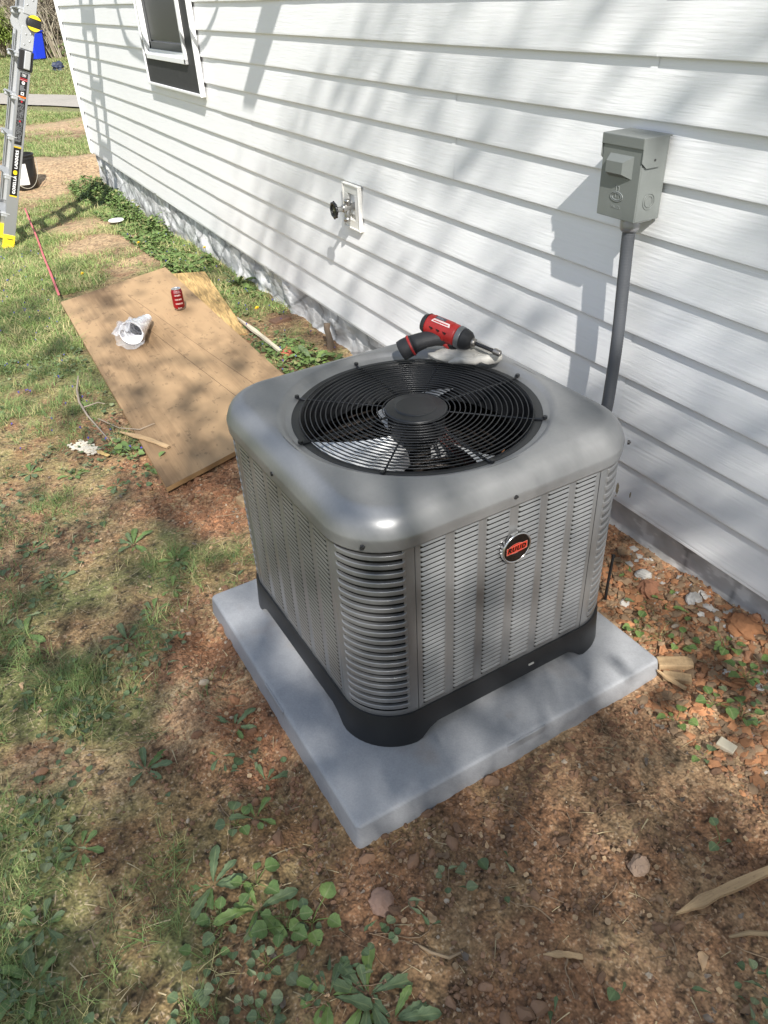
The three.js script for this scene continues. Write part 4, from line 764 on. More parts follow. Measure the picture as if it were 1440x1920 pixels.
weed('large toothed dandelion with one long flat leaf left of the pad corner soil', -1.475, .575, 'toothed', 9, 1.0, 1);
weed('small pale weed with upright leaves beside the dug edge left of the pad', -1.345, .29, 'oval', 5, .75, 2);
weed('slim leaved weed on the mossy soil left of the pad near corner', -1.405, .39, 'oval', 5, .8, 1);
weed('low spreading weed rooted at the red dug edge beside the pad middle', -1.355, .10, 'toothed', 7, .7, 2);
const ORD = ['first', 'second', 'third', 'fourth', 'fifth', 'sixth', 'seventh', 'eighth', 'ninth', 'tenth', 'eleventh', 'twelfth', 'thirteenth', 'fourteenth'];
camera.updateMatrixWorld(true); camera.updateProjectionMatrix();
function weedRow(list, label, group, side) { // labels count upwards from the bottom of the photograph, kind by kind
  const shape = { oval: 'oval leaved', toothed: 'tooth leaved', heart: 'round leaved' }, n = {};
  const up = q => (side ? -1 : 1) * V(q[0], -.06, q[1]).project(camera)[side ? 'x' : 'y'];
  for (const q of list.slice().sort((a, b) => up(a) - up(b))) { n[q[2]] = (n[q[2]] ?? -1) + 1; weed(label(shape[q[2]], ORD[n[q[2]]]), q[0], q[1], q[2], q[3], q[4], q[5], group); }
}
const LAWNW = 'low green weeds scattered over the patchy lawn on the left', WALLW = 'small green weeds in the orange soil between the pad and the wall';
weedRow([[-1.42, -.44, 'oval', 8, .85, 2], [-1.29, -.66, 'oval', 9, .9, 0], [-1.39, -.83, 'toothed', 7, .8, 2], [-1.59, .11, 'toothed', 6, .8, 2], [-1.65, -.76, 'oval', 7, .8, 2], [-1.7, -.99, 'oval', 7, .8, 2], [-1.66, -.14, 'oval', 8, .8, 2], [-1.77, .25, 'oval', 7, .8, 2], [-1.87, .39, 'oval', 8, .9, 2], [-1.9, .5, 'toothed', 7, .9, 2], [-1.54, .48, 'toothed', 8, .85, 2], [-1.24, -1.43, 'heart', 9, 1, 0], [-1.3, -1.51, 'heart', 9, 1, 0], [-1.63, -1.53, 'oval', 8, .9, 2], [-1.19, -1.29, 'heart', 8, 1, 0], [-1.46, -.28, 'oval', 6, .7, 2], [-1.52, -.36, 'toothed', 6, .8, 2], [-1.34, -.52, 'oval', 7, .8, 1], [-1.35, -1.25, 'oval', 7, .8, 2], [-1.48, -1.42, 'oval', 8, .8, 0], [-1.42, .18, 'oval', 4, .55, 2], [-1.78, -.55, 'toothed', 7, .9, 2]], (a, b) => `${a} small weed in the left lawn, ${b} of its kind from the bottom edge`, LAWNW);
weedRow([[-.28, .69, 'heart', 6, .85, 0], [-.16, .68, 'heart', 7, .9, 0], [-.1, .35, 'oval', 4, .7, 0], [-.16, .31, 'oval', 4, .65, 1], [-.09, .44, 'oval', 4, .7, 0], [-.25, .75, 'heart', 6, .8, 0], [-.09, .21, 'oval', 4, .6, 1], [-.39, .67, 'heart', 5, .7, 1], [-.2, .5, 'heart', 6, .75, 0], [-.12, .58, 'heart', 7, .8, 0], [-.24, .38, 'heart', 6, .7, 0], [-.42, .78, 'heart', 4, .6, 1], [-.55, .95, 'heart', 3, .6, 2], [-.07, .72, 'heart', 6, .9, 0]], (a, b) => `${a} weed right of the pad, ${b} of its kind from the right edge`, WALLW, true);
weedRow([[-1.46, .53, 'heart', 5, .95, 0], [-1.44, .64, 'heart', 6, 1.0, 0], [-1.55, .57, 'heart', 6, .8, 2], [-1.39, .66, 'heart', 5, .95, 1], [-1.50, .69, 'heart', 5, .75, 2], [-1.60, .63, 'heart', 6, .75, 2], [-1.53, .78, 'heart', 6, .75, 2], [-1.45, .38, 'heart', 5, .85, 2], [-1.66, .70, 'heart', 6, .75, 2]], (a, b) => `violet plant with rounded leaves near the bottom left, ${b} from the bottom edge`, 'violet plants at the bottom left of the lawn');
weed('strap leaved green weed in front of the foundation above the unit top', -.20, -1.93, 'toothed', 10, 1.6, 1, undefined, 1.8);
weed('pale green leafy weed against the foundation beside the chipboard', -.06, -3.45, 'oval', 12, 1.9, 1, undefined, 2);
// dandelion flowers, far off
{
  const yl = mat(.75, .52, .02, .8); const hd = []; for (let i = 0; i < 16; i++) { const g = leafGeo(.019, .008, 'strap', .1, 2, 1); g.rotateX(i % 2 ? -.35 : -.8); g.rotateY(i / 16 * 6.28); hd.push(g); } const hg = merge(hd);
  for (const [x, z, h, lb] of [[-.21, -2.67, .07, 'yellow dandelion flower beside the pale lath near the foundation'], [-.02, -6.3, .10, 'yellow dandelion flower in the weeds at the far foundation'], [-.02, -4.25, .08, 'yellow dandelion flower just beyond the chipboard offcut'], [-.39, -4.75, .05, 'yellow dandelion flower on the bare path beyond the plywood'], [-.93, -4.1, .05, 'yellow dandelion flower in the grass left of the plywood far edge']]) { const t = thing('dandelion', lb, 'flower', [x, G(x, z), z]); mesh('stem', sweep([[0, -.02, 0], [.004, h * .5, 0], [0, h, 0]], .0018, 5), LM[1], t); const m = mesh('flower_head', hg, yl, t); m.position.y = h; m.rotation.z = .3; }
}
function inst(name, label, cat, geo, material, list, color) { // list of [x,y,z, rx,ry,rz, s, (sy)]
  const m = new THREE.InstancedMesh(geo, material, list.length); const o = new THREE.Object3D(), c = new THREE.Color();
  list.forEach((q, i) => { o.position.set(q[0], q[1], q[2]); o.rotation.set(q[3], q[4], q[5], 'YXZ'); o.scale.set(q[6], q[7] ?? q[6], q[6]); o.updateMatrix(); m.setMatrixAt(i, o.matrix); if (color) { const k = color(q, i); m.setColorAt(i, c.setRGB(k[0], k[1], k[2])); } });
  m.name = numbered(name); m.castShadow = m.receiveShadow = true; m.userData = { kind: 'stuff', label, category: cat }; scene.add(m); return m;
}
const onPad = (x, z) => { const dx = x - PAD.x, dz = z - PAD.z; return Math.abs(dx) < .475 && Math.abs(dz) < .475; };
const onPly = (x, z) => (z < -1.06 && z > -3.9 && x > -1.2 && x < -.42 + (z + 3.9) * -.012) || (z < -2.45 && z > -3.84 && x > -.62 && x < -.19 - (z + 3.74) * .13) || Math.hypot(x + .30, z + 6.03) < .11;
const blade = (h, w, bend, n = 3) => grid(1, n, (u, v) => [(u - .5) * w * (1 - v * .92), h * (v - .18 * bend * v * v), h * bend * v * v * .8]);
function tuft(nb, h, w, spread, lie, seed) { const r = rng(seed), a = []; for (let i = 0; i < nb; i++) { const g = blade(h * (.55 + .6 * r()), w * (.7 + .6 * r()), .4 + lie * r() * 1.6); g.rotateX((r() - .2) * lie * .6); g.rotateY(r() * 6.28); g.translate((r() - .5) * spread, 0, (r() - .5) * spread); a.push(g); } return merge(a); }
const grassM = new THREE.MeshStandardMaterial({ color: lin(1, 1, 1), roughness: .7, side: THREE.DoubleSide });
{
  const R = rng(991), near = [[], [], []], straw = [], mid = [[], []];
  const green = (q, i) => { const h = hsh(i, i >> 8), k = .75 + .6 * hsh(i + 9, i >> 7); return h > .80 ? [.38 * k, .33 * k, .15 * k] : h > .4 ? [.19 * k, .25 * k, .08 * k] : [.11 * k, .18 * k, .052 * k]; };
  for (let i = 0; i < 60000; i++) {
    const x = -2.6 + R() * 2.7, z = -2.8 + R() * 4.4; if (onPad(x, z) || onPly(x, z)) continue;
    const g = ctlF(x, z)[0], n = fbm(x * 5 + 20, z * 5, 3), cl = fbm(x * 14 + 3, z * 14, 2);
    const p = sst(.28, 1.0, g + (n - .5) * 1.1) * sst(.30, .62, cl); if (R() > p) continue;
    const lush = sst(.45, .7, fbm(x * 2.2 + 9, z * 2.2 + 4, 3));
    near[i % 3].push([x, Gn(x, z) - .003, z, (R() - .5) * .5, R() * 6.28, (R() - .5) * .5, .5 + .55 * R() + .45 * lush * g]);
  }
  inst('grass', 'short uneven green and straw coloured grass on the left', 'grass', tuft(9, .045, .0022, .035, .9, 1), grassM, near[0], green);
  inst('grass', 'thin blades of grass among the lawn weeds on the left', 'grass', tuft(7, .062, .0026, .03, 1.0, 2), grassM, near[1], green);
  inst('grass', 'flattened grass blades over the mossy soil', 'grass', tuft(8, .05, .0024, .05, 1.5, 3), grassM, near[2], green);
  for (let i = 0; i < 75000; i++) { const x = -2.5 + R() * 2.6, z = -2.8 + R() * 4.4; if (onPad(x, z) || onPly(x, z)) continue; const c = ctlF(x, z), n = fbm(x * 6 + 2, z * 6, 3); if (R() > (.04 + .30 * c[2] * c[0] + .06 * c[2] + .45 * c[0] + .30 * (n - .4)) * .5) continue; straw.push([x, Gn(x, z) + .001 + R() * .004, z, 1.45 + (R() - .5) * .25, R() * 6.28, (R() - .5) * .3, .35 + R() * R() * 1.2]); }
  inst('dry_straw', 'dry pale grass stalks lying loose over the soil', 'straw', blade(.05, .0024, .35, 3), grassM, straw, (q, i) => { const k = .55 + .75 * hsh(i, i >> 8), b = hsh(i + 70, i >> 7); return b > .45 ? [.50 * k, .40 * k, .23 * k] : [.22 * k, .15 * k, .095 * k]; });
  for (let i = 0; i < 90000; i++) { // farther lawn
    const z = -2.8 - Math.pow(R(), 1.5) * 16, x = -4.2 + R() * (z < -8.3 ? 8 : 4.3); if (onPly(x, z)) continue; if (z > -18 && x > .05 && z > -8.35) continue; if (x > -.45 && z > -4.2 && R() > .25) continue;
    const c = ctlF(x, z), n = fbm(x * 3 + 20, z * 3, 3); if (R() > sst(.25, .95, c[0] + (n - .5) * 1.0)) continue;
    const lane = (x - .46) * -.87 + (z + 17.85) * .49; if (Math.abs(lane + .6) < 1.1 && z < -13) continue;
    mid[i & 1].push([x, G(x, z) - .004, z, (R() - .5) * .4, R() * 6.28, (R() - .5) * .4, .8 + .8 * R() + (z < -8 ? .5 : 0)]);
  }
  inst('grass', 'sunlit lawn grass beyond the plywood and the ladder', 'grass', tuft(9, .036, .0036, .07, 1.2, 4), grassM, mid[0], (q, i) => { const h = hsh(i, i >> 8), k = .8 + .55 * hsh(i + 9, i >> 7); return h > .70 ? [.40 * k, .35 * k, .17 * k] : h > .3 ? [.21 * k, .28 * k, .08 * k] : [.13 * k, .21 * k, .055 * k]; });
  inst('grass', 'uneven sunlit grass tufts towards the lane', 'grass', tuft(11, .042, .004, .08, 1.2, 5), grassM, mid[1], (q, i) => { const h = hsh(i, i >> 8), k = .8 + .55 * hsh(i + 9, i >> 7); return h > .70 ? [.40 * k, .35 * k, .17 * k] : h > .3 ? [.21 * k, .28 * k, .08 * k] : [.13 * k, .21 * k, .055 * k]; });
  const farG = []; for (let i = 0; i < 42000; i++) { const z = -17 - R() * 24, x = -14 + R() * 26; const lane = (x - .46) * -.87 + (z + 17.85) * .49; if (Math.abs(lane + .6) < 1.0) continue; farG.push([x, G(x, z) - .01, z, (R() - .5) * .4, R() * 6.28, (R() - .5) * .4, 1.5 + 1.6 * R()]); }
  inst('grass', 'bright grass across the lane in front of the thicket', 'grass', tuft(12, .030, .006, .16, 1.1, 6), grassM, farG, (q, i) => { const k = .75 + .6 * hsh(i + 9, i >> 7); return hsh(i, i >> 8) > .7 ? [.30 * k, .27 * k, .12 * k] : [.17 * k, .225 * k, .07 * k]; });
  // clover and violet leaves as ground cover
  const cov = [[], []]; for (let i = 0; i < 26000; i++) { const x = -2.3 + R() * 2.3, z = -2.8 + R() * 4.2; if (onPad(x, z) || onPly(x, z)) continue; const c = ctlF(x, z), n = fbm(x * 4 + 60, z * 4, 3); const p = sst(.3, .9, c[0] * .75 + (n - .5) * 2.2) * .55; if (R() > p) continue; cov[i & 1].push([x, Gn(x, z) + .006 + R() * .022, z, (R() - .35) * .7, R() * 6.28, (R() - .5) * .6, .32 + .5 * R() * R() + .12]); }
  const cm = new THREE.MeshPhysicalMaterial({ map: dtex(32, 64, (u, v, o) => { const m = Math.abs(u - .5); const k = .8 + .4 * noise(u * 9, v * 9) + (m < .06 ? .35 : 0); o[0] = o[1] = o[2] = Math.min(1, k * .8); }, true, false), roughness: .6, side: THREE.DoubleSide });
  const cc = (q, i) => { const k = .75 + .6 * hsh(i, i >> 8), b = hsh(i + 31, i >> 8); return b > .72 ? [.20 * k, .235 * k, .12 * k] : [.105 * k, .155 * k, .065 * k]; };
  inst('ground_cover', 'small rounded clover and violet leaves spreading through the lawn', 'ground cover', leafGeo(.030, .030, 'heart', .15, 5), cm, cov[0], cc);
  inst('ground_cover', 'small narrow weed leaves low in the lawn', 'ground cover', leafGeo(.045, .016, 'oval', .25, 5), cm, cov[1], cc);
  // dense weeds along the foundation
  const wl = [[], []]; for (let i = 0; i < 15000; i++) { const z = -1.75 - Math.pow(R(), .9) * 6.3, x0 = -.02 - Math.pow(R(), 1.3) * (z < -4 ? .36 : .40); const c = fbm(z * 2 + 4, x0 * 4, 3); if (c < .47 - .12 * sst(-2.2, -3, z)) continue; if (onPly(x0, z) || (x0 < -.15 && z > -3.75 && z < -2.3 && R() > .12)) continue; if (z > -2.5 && R() > .6) continue; const hgt = .16 * sst(.35, .75, c) * sst(-.6, -.05, x0) * (z > -2.9 ? .5 : 1); wl[i & 1].push([x0, G(x0, z) + .004 + R() * hgt, z, (R() - .3) * .9, R() * 6.28, (R() - .5) * .9, .5 + .7 * R()]); }
  inst('weed_bank', 'dense green ivy like weeds along the far foundation', 'weeds', leafGeo(.034, .030, 'heart', .2, 4, 2), cm, wl[0], (q, i) => { const k = .7 + .7 * hsh(i, i >> 8); return hsh(i + 40, i >> 8) > .8 ? [.24 * k, .24 * k, .10 * k] : [.125 * k, .195 * k, .055 * k]; });
  inst('weed_bank', 'small toothed leaves in the weed bank by the foundation', 'weeds', leafGeo(.042, .018, 'oval', .25, 4, 2), cm, wl[1], (q, i) => { const k = .7 + .7 * hsh(i, i >> 8); return [.15 * k, .23 * k, .06 * k]; });
  // violet flowers
  const vf = []; for (let i = 0; i < 150; i++) { const x = R() > .35 ? -1.65 + R() * .55 : -.45 + R() * .4, z = -1.2 - R() * 4; if (onPly(x, z)) continue; vf.push([x, G(x, z) + .045 + R() * .03, z, R() - .5, R() * 6, R() - .5, .7 + .5 * R()]); }
  const pet = []; for (let i = 0; i < 5; i++) { const g = leafGeo(.011, .009, 'oval', .1, 3, 2); g.rotateX(-1.0); g.rotateY(i * 1.257); pet.push(g); }
  inst('violet_flower', 'tiny blue violet flowers dotted through the weeds', 'flowers', merge(pet), mat(.10, .085, .42, .7), vf);
}
/* ---------- soil crumbs, seeds, dead leaves ---------- */
{
  const R = rng(4242);
  const clodG = s => { const g = new THREE.IcosahedronGeometry(1, 1); const p = g.attributes.position; for (let i = 0; i < p.count; i++) { const v = V(p.getX(i), p.getY(i), p.getZ(i)); const k = .72 + .5 * hsh(Math.round(v.x * 40 + s * 50 + 128), Math.round(v.y * 40 + v.z * 23 + 128)); p.setXYZ(i, v.x * k * 1.15, v.y * k * .75, v.z * k); } const m = mergeVertices(strip(g).toNonIndexed ? g : g, 1e-4); m.computeVertexNormals(); return toCreasedNormals(m, .5); };
  const cm = mat(1, 1, 1, .95);
  const mk = (n, smin, smax, pw) => { const L = []; for (let i = 0; i < n; i++) { const x = -1.95 + R() * 2.0, z = -1.2 + R() * 2.7; if (onPad(x, z)) continue; const c = ctlF(x, z); const edge = Math.exp(-((Math.max(Math.abs(x - PAD.x), Math.abs(z - PAD.z)) - .50) ** 2) / .004); const n2 = fbm(x * 6 + 40, z * 6, 3); const p = sst(.5, .0, c[0]) * (.25 + 1.5 * sst(.42, .7, n2)) + edge * .9; if (R() > p * .8) continue; const s = smin + (smax - smin) * Math.pow(R(), pw); L.push([x, Gn(x, z) + s * .15, z, R() * 3, R() * 6, R() * 3, s]); } return L; };
  const cc = (q, i) => { const c = ctlF(q[0], q[2]); const k = .65 + .75 * hsh(i, i >> 8), pale = hsh(i + 50, i >> 8); if (pale > .97) return [.40 * k, .33 * k, .25 * k]; const r = c[1]; return [mix(.195, .29, r) * k, mix(.125, .142, r) * k, mix(.080, .075, r) * k]; };
  inst('soil_crumbs', 'loose brown crumbs and small clods of soil around the pad', 'soil', clodG(0), cm, mk(52000, .0013, .0066, 2.6), cc);
  inst('soil_crumbs', 'larger reddish clods of soil and gravel by the pad edges', 'soil', clodG(3), cm, mk(1500, .005, .016, 2.6), cc);
  // chips and rubble at the wall
  const ch = []; for (let i = 0; i < 5200; i++) { const x = -.42 + R() * .44, z = .10 + R() * .95; if (onPad(x, z)) continue; const s = .0022 + .015 * Math.pow(R(), 4.5); ch.push([x, Gn(x, z) + s * .15, z, (R() - .5) * .9, R() * 6, (R() - .5) * .9, s, s * .5]); }
  inst('rubble', 'orange clay lumps, bark and mortar crumbs along the foundation foot', 'rubble', clodG(7), cm, ch, (q, i) => { const h = hsh(i, 3), k = .7 + .6 * hsh(i, 9); return h > (q[0] > -.07 ? .84 : .985) ? [.50 * k, .47 * k, .43 * k] : h > .5 ? [.40 * k, .19 * k, .09 * k] : [.30 * k, .20 * k, .12 * k]; });
  const sd = []; for (let i = 0; i < 2600; i++) { const x = -2.1 + R() * 2.1, z = -1.3 + R() * 2.7; if (onPad(x, z)) continue; const n = fbm(x * 5 + 90, z * 5, 2); if (R() > sst(.35, .7, n) * .55) continue; sd.push([x, Gn(x, z) + .003 + R() * .004, z, (R() - .5) * .9, R() * 6, (R() - .5) * .9, .6 + .5 * R()]); }
  const sg = new THREE.CircleGeometry(.0062, 9); sg.rotateX(-Math.PI / 2); { const p = sg.attributes.position; for (let i = 1; i < p.count; i++) p.setY(i, .0016 * ((i % 3) - .4)); sg.computeVertexNormals(); }
  inst('seed_discs', 'pale papery round tree seeds strewn over the soil and lawn', 'seeds', sg, new THREE.MeshPhysicalMaterial({ color: lin(1, 1, 1), roughness: .8, side: THREE.DoubleSide }), sd, (q, i) => { const k = .6 + .6 * hsh(i, i >> 8); return [.42 * k, .29 * k, .17 * k]; });
  const dl = [[], []]; for (let i = 0; i < 11000; i++) { const x = -2.1 + R() * 2.15, z = -2.2 + R() * 3.6; if (onPad(x, z) || onPly(x, z)) continue; const n = fbm(x * 4 + 130, z * 4, 3); const near = sst(-1.4, -.6, x); if (R() > sst(.38, .72, n) * (.22 + .45 * near)) continue; dl[i & 1].push([x, Gn(x, z) + .004, z, (R() - .5) * .5, R() * 6.28, (R() - .5) * .7, .18 + .85 * R() * R() * R()]); }
  const dg = k => { const g = leafGeo(.045, .030, 'toothed', k, 8, 3); const p = g.attributes.position; for (let i = 0; i < p.count; i++) p.setY(i, p.getY(i) * .7 + .006 * Math.sin(p.getX(i) * 260) * Math.sin(p.getZ(i) * 150 + k * 9)); g.computeVertexNormals(); return g; };
  const dc = (q, i) => { const k = .55 + .7 * hsh(i, i >> 8), h = hsh(i + 17, i >> 8); return h > .72 ? [.48 * k, .32 * k, .185 * k] : h > .35 ? [.31 * k, .20 * k, .12 * k] : [.20 * k, .16 * k, .125 * k]; };
  inst('dead_leaves', 'curled brown dead leaves and shreds on the bare soil', 'dead leaves', dg(.1), mat(1, 1, 1, .85), dl[0], dc); inst('dead_leaves', 'small grey brown leaf fragments on the soil', 'dead leaves', dg(.35), mat(1, 1, 1, .85), dl[1], dc);
  // thin roots and twigs
  const tw = []; for (let i = 0; i < 170; i++) { let x = -1.5 + R() * 1.4, z = -.9 + R() * 2.2; if (onPad(x, z)) continue; let a = R() * 6.28; const p = [], n = 5 + (R() * 5 | 0), st = .008 + R() * .018; for (let k = 0; k < n; k++) { p.push([x, Gn(x, z) + .003 + .004 * R(), z]); a += (R() - .5) * 1.1; x += Math.cos(a) * st; z += Math.sin(a) * st; } if (onPad(x, z)) continue; const r = .0007 + R() * R() * .0018; tw.push(sweep(p, p.map((_, k) => r * (1 - k / n * .6)), 5)); }
  const o = mesh(numbered('rootlets'), merge(tw), mat(.30, .21, .13, .9)); o.userData = { kind: 'stuff', label: 'thin bent roots and twigs lying in the bare soil', category: 'roots' }; scene.add(o);
}
/* ---------- single sticks, stones, chips ---------- */
{
  const woodM = new THREE.MeshStandardMaterial({ map: woodTex(9, [.52, .36, .20], [.26, .16, .08], 128, 512, .4), roughness: .85, side: THREE.DoubleSide }), greyW = mat(.30, .25, .20, .9), paleW = mat(.56, .50, .38, .85);
  const gy = (x, z, h = .01) => [x, Gn(x, z) + h, z];
  const shard = (pts, w, th) => { // flat splinter along pts with pointed ends
    const P = pts.map(q => V(...q)), cv = new THREE.CatmullRomCurve3(P), n = 22; const a = P[P.length - 1].clone().sub(P[0]).setY(0).normalize(), sd = V(-a.z, 0, a.x);
    const at = (t, s, y) => { const q = cv.getPoint(t), k = w * (t < .5 ? mix(.15, 1, sst(0, .32, t)) : mix(1, .8, t)) * (1 + .10 * Math.sin(t * 23) + .10 * (noise(t * 14, s * 3 + 5) - .5)); return [q.x + sd.x * s * k, q.y + y, q.z + sd.z * s * k]; };
    const prof = [[-.5, 0], [-.46, th], [.0, th * 1.1], [.46, th], [.5, 0], [-.5, 0]];
    const g = grid(n, prof.length - 1, (u, v) => { const q = prof[Math.round(v * (prof.length - 1))]; return at(u, q[0], q[1]); }, (u, v) => [v * .6, u]); return toCreasedNormals(g, .6);
  };
  single('wood_splinter', 'long pale wood splinter lying on the soil at the right edge', 'wood splinter', shard([gy(-.757, 1.018, .006), gy(-.66, 1.032, .012), gy(-.40, 1.075, .018)], .022, .009), woodM);
  single('wood_splinter', 'thin wood splinter lying across the near left corner of the plywood', 'wood splinter', shard([gy(-1.245, -1.625, .028), [-1.17, -.025, -1.49], [-1.105, -.026, -1.36]], .024, .006), woodM);
  single('lath', 'pale broken lath lying in the weeds beside the plywood', 'lath', shard([gy(-.345, -2.64, .03), gy(-.335, -2.3, .032), gy(-.325, -2.05, .03)], .024, .012), paleW);
  const blk = (w, h, d, seed) => { const g = new RoundedBoxGeometry(w, h, d, 3, Math.min(w, h, d) * .16); const p = g.attributes.position; for (let i = 0; i < p.count; i++) { const n = (fbm(p.getX(i) * 60 + seed, p.getZ(i) * 60 + p.getY(i) * 40, 2) - .5); p.setXYZ(i, p.getX(i) * (1 + n * .12), p.getY(i) * (1 + n * .2), p.getZ(i) * (1 + n * .2)); } g.computeVertexNormals(); return g; };
  single('wood_offcut', 'grainy wood offcut lying against the right corner of the pad', 'wood offcut', blk(.095, .022, .038, 1), woodM, gy(-.262, .540, .012), -.55);
  single('wood_offcut', 'broken brown wood sliver just below the offcut at the pad corner', 'wood offcut', blk(.070, .014, .028, 4), woodM, gy(-.292, .578, .010), -.75);
  single('wood_offcut', 'thin stick leaning from the pad right corner over the soil', 'stick', shard([gy(-.335, .545, .03), gy(-.32, .585, .018), gy(-.305, .62, .008)], .012, .006), woodM);
  single('wood_block', 'small pale square wood block on the orange soil right of the pad', 'wood block', blk(.028, .012, .042, 7), paleW, gy(-.352, .792, .007), .25);
  single('stick', 'grey forked twig lying in the grass left of the plywood', 'stick', merge([sweep([gy(-1.288, -2.32, .03), gy(-1.325, -2.15, .035), gy(-1.34, -2.02, .03), gy(-1.335, -1.85, .035), gy(-1.30, -1.6, .02)], [.0035, .005, .0055, .0045, .0025], 7), sweep([gy(-1.34, -1.95, .03), gy(-1.27, -1.92, .05), gy(-1.245, -1.90, .045)], [.0035, .0025, .002], 6)]), greyW);
  single('stick', 'thin curved twig crossing from the grass onto the plywood', 'stick', sweep([gy(-1.30, -1.80, .03), gy(-1.24, -1.66, .03), [-1.17, -.022, -1.58], [-1.10, -.022, -1.60]], [.0022, .0025, .002, .0012], 6), greyW);
  single('stick', 'curved brown root at the bottom right corner of the soil', 'root', sweep([gy(-.70, 1.10, .006), gy(-.665, 1.115, .012), gy(-.63, 1.135, .012), gy(-.58, 1.14, .006)], [.003, .005, .005, .003], 7), mat(.36, .26, .15, .9));
  single('stick', 'bent root in the soil near the bottom centre edge', 'root', sweep([gy(-1.235, .80, .004), gy(-1.215, .835, .008), gy(-1.19, .86, .009), gy(-1.16, .862, .005)], [.002, .0035, .0035, .002], 6), mat(.33, .24, .15, .9));
  single('root_stub', 'weathered broken root stub standing against the foundation', 'root', sweep([[-.03, -.14, -2.09], [-.028, -.06, -2.085], [-.035, .0, -2.10], [-.03, .03, -2.105]], [.026, .017, .016, .018], 9), mat(.20, .15, .11, .95));
  single('stake', 'thin black stake stuck upright in the soil by the pad right side', 'stake', merge([sweep([[-.236, Gn(-.236, .245) - .02, .245], [-.214, 0, .226], [-.19, .075, .208]], .0042, 8), along(cyl(.006, .006, .008, 10), [-.1905, .073, .2085], [-.18, .105, .2])]), mat(.014, .014, .015, .45));
  const stone = (r, sd) => { const g = new THREE.IcosahedronGeometry(1, 5); const p = g.attributes.position; for (let i = 0; i < p.count; i++) { const v = V(p.getX(i), p.getY(i), p.getZ(i)); const k = r * (.75 + .5 * fbm(v.x * 1.3 + sd, v.y * 1.3 + v.z * 1.7 + sd, 2) + .40 * r * 20 * 0 + .5 * (fbm(v.x * 3.5 + sd * 7, v.z * 3.5 + v.y * 3, 4) - .5)); p.setXYZ(i, v.x * k * 1.2, v.y * k * .62, v.z * k); } return toCreasedNormals(mergeVertices(strip(g), 1e-5), .35); };
  single('stone', 'angular brown stone lying on the soil right of the pad front', 'stone', stone(.020, 3), mat(.30, .21, .15, .9), gy(-.746, .907, .007), .4);
  single('stone', 'round pinkish brown clod lying below the near corner of the pad', 'stone', stone(.025, 8), mat(.30, .19, .14, .95), gy(-1.25, .70, .006), 1);
  single('stone', 'pale mortar lump at the foundation foot near the stake', 'stone', stone(.020, 12), mat(.52, .50, .46, .95), gy(-.075, .235, .008), 2);
  single('stone', 'white mortar lump between weeds at the right foundation', 'stone', stone(.022, 15), mat(.48, .46, .43, .95), gy(-.045, .40, .004), .3);
  single('stone', 'large orange clay lump against the right foundation', 'stone', stone(.045, 18), mat(.40, .185, .085, .97), gy(-.03, .56, .004), 1.3);
  single('stone', 'reddish clay lump behind the stake by the wall', 'stone', stone(.032, 22), mat(.34, .16, .09, .97), gy(-.10, .285, .004), .8);
  single('brick_piece', 'broken red brick piece at the end of the pale lath', 'brick piece', blk(.075, .035, .05, 11), mat(.38, .10, .06, .95), gy(-.285, -2.06, .02), .7);
  single('brick_piece', 'brown flat stone in front of the foundation beside the dandelion', 'stone', blk(.12, .032, .07, 14), mat(.15, .085, .055, .95), gy(-.10, -2.62, .006), .3);
  single('wood_chip', 'pale wood chip lying on the brown soil at the bottom', 'wood chip', shard([gy(-1.03, .945, .005), gy(-.995, .965, .007), gy(-.965, .985, .004)], .013, .003), woodM);
  const wh = []; const R = rng(31); for (let i = 0; i < 160; i++) { const k = R(); const x = mix(-1.43, -1.375, k) + (R() - .5) * .06, z = mix(-1.66, -1.54, k) + (R() - .5) * .05; const g = box(.006 + R() * .012, .003, .006 + R() * .010); g.rotateY(R() * 6); g.translate(...gy(x, z, .008 + R() * .008)); wh.push(g); }
  const o = mesh(numbered('spilled_crumbs'), merge(wh), mat(.72, .66, .55, .9)); o.userData = { kind: 'stuff', label: 'spilled whitish crumbs on the grass left of the plywood', category: 'crumbs' }; scene.add(o);
  single('paper_scrap', 'torn yellowish scrap by the white crumbs left of the plywood', 'scrap', shard([gy(-1.365, -1.53, .02), gy(-1.35, -1.49, .022), gy(-1.33, -1.46, .018)], .02, .002), mat(.55, .38, .15, .8));
  single('wood_offcut', 'small wood offcut under the near edge of the plywood beside the unit', 'wood offcut', blk(.07, .03, .05, 20), woodM, gy(-.955, -.86, .015), .2);
}
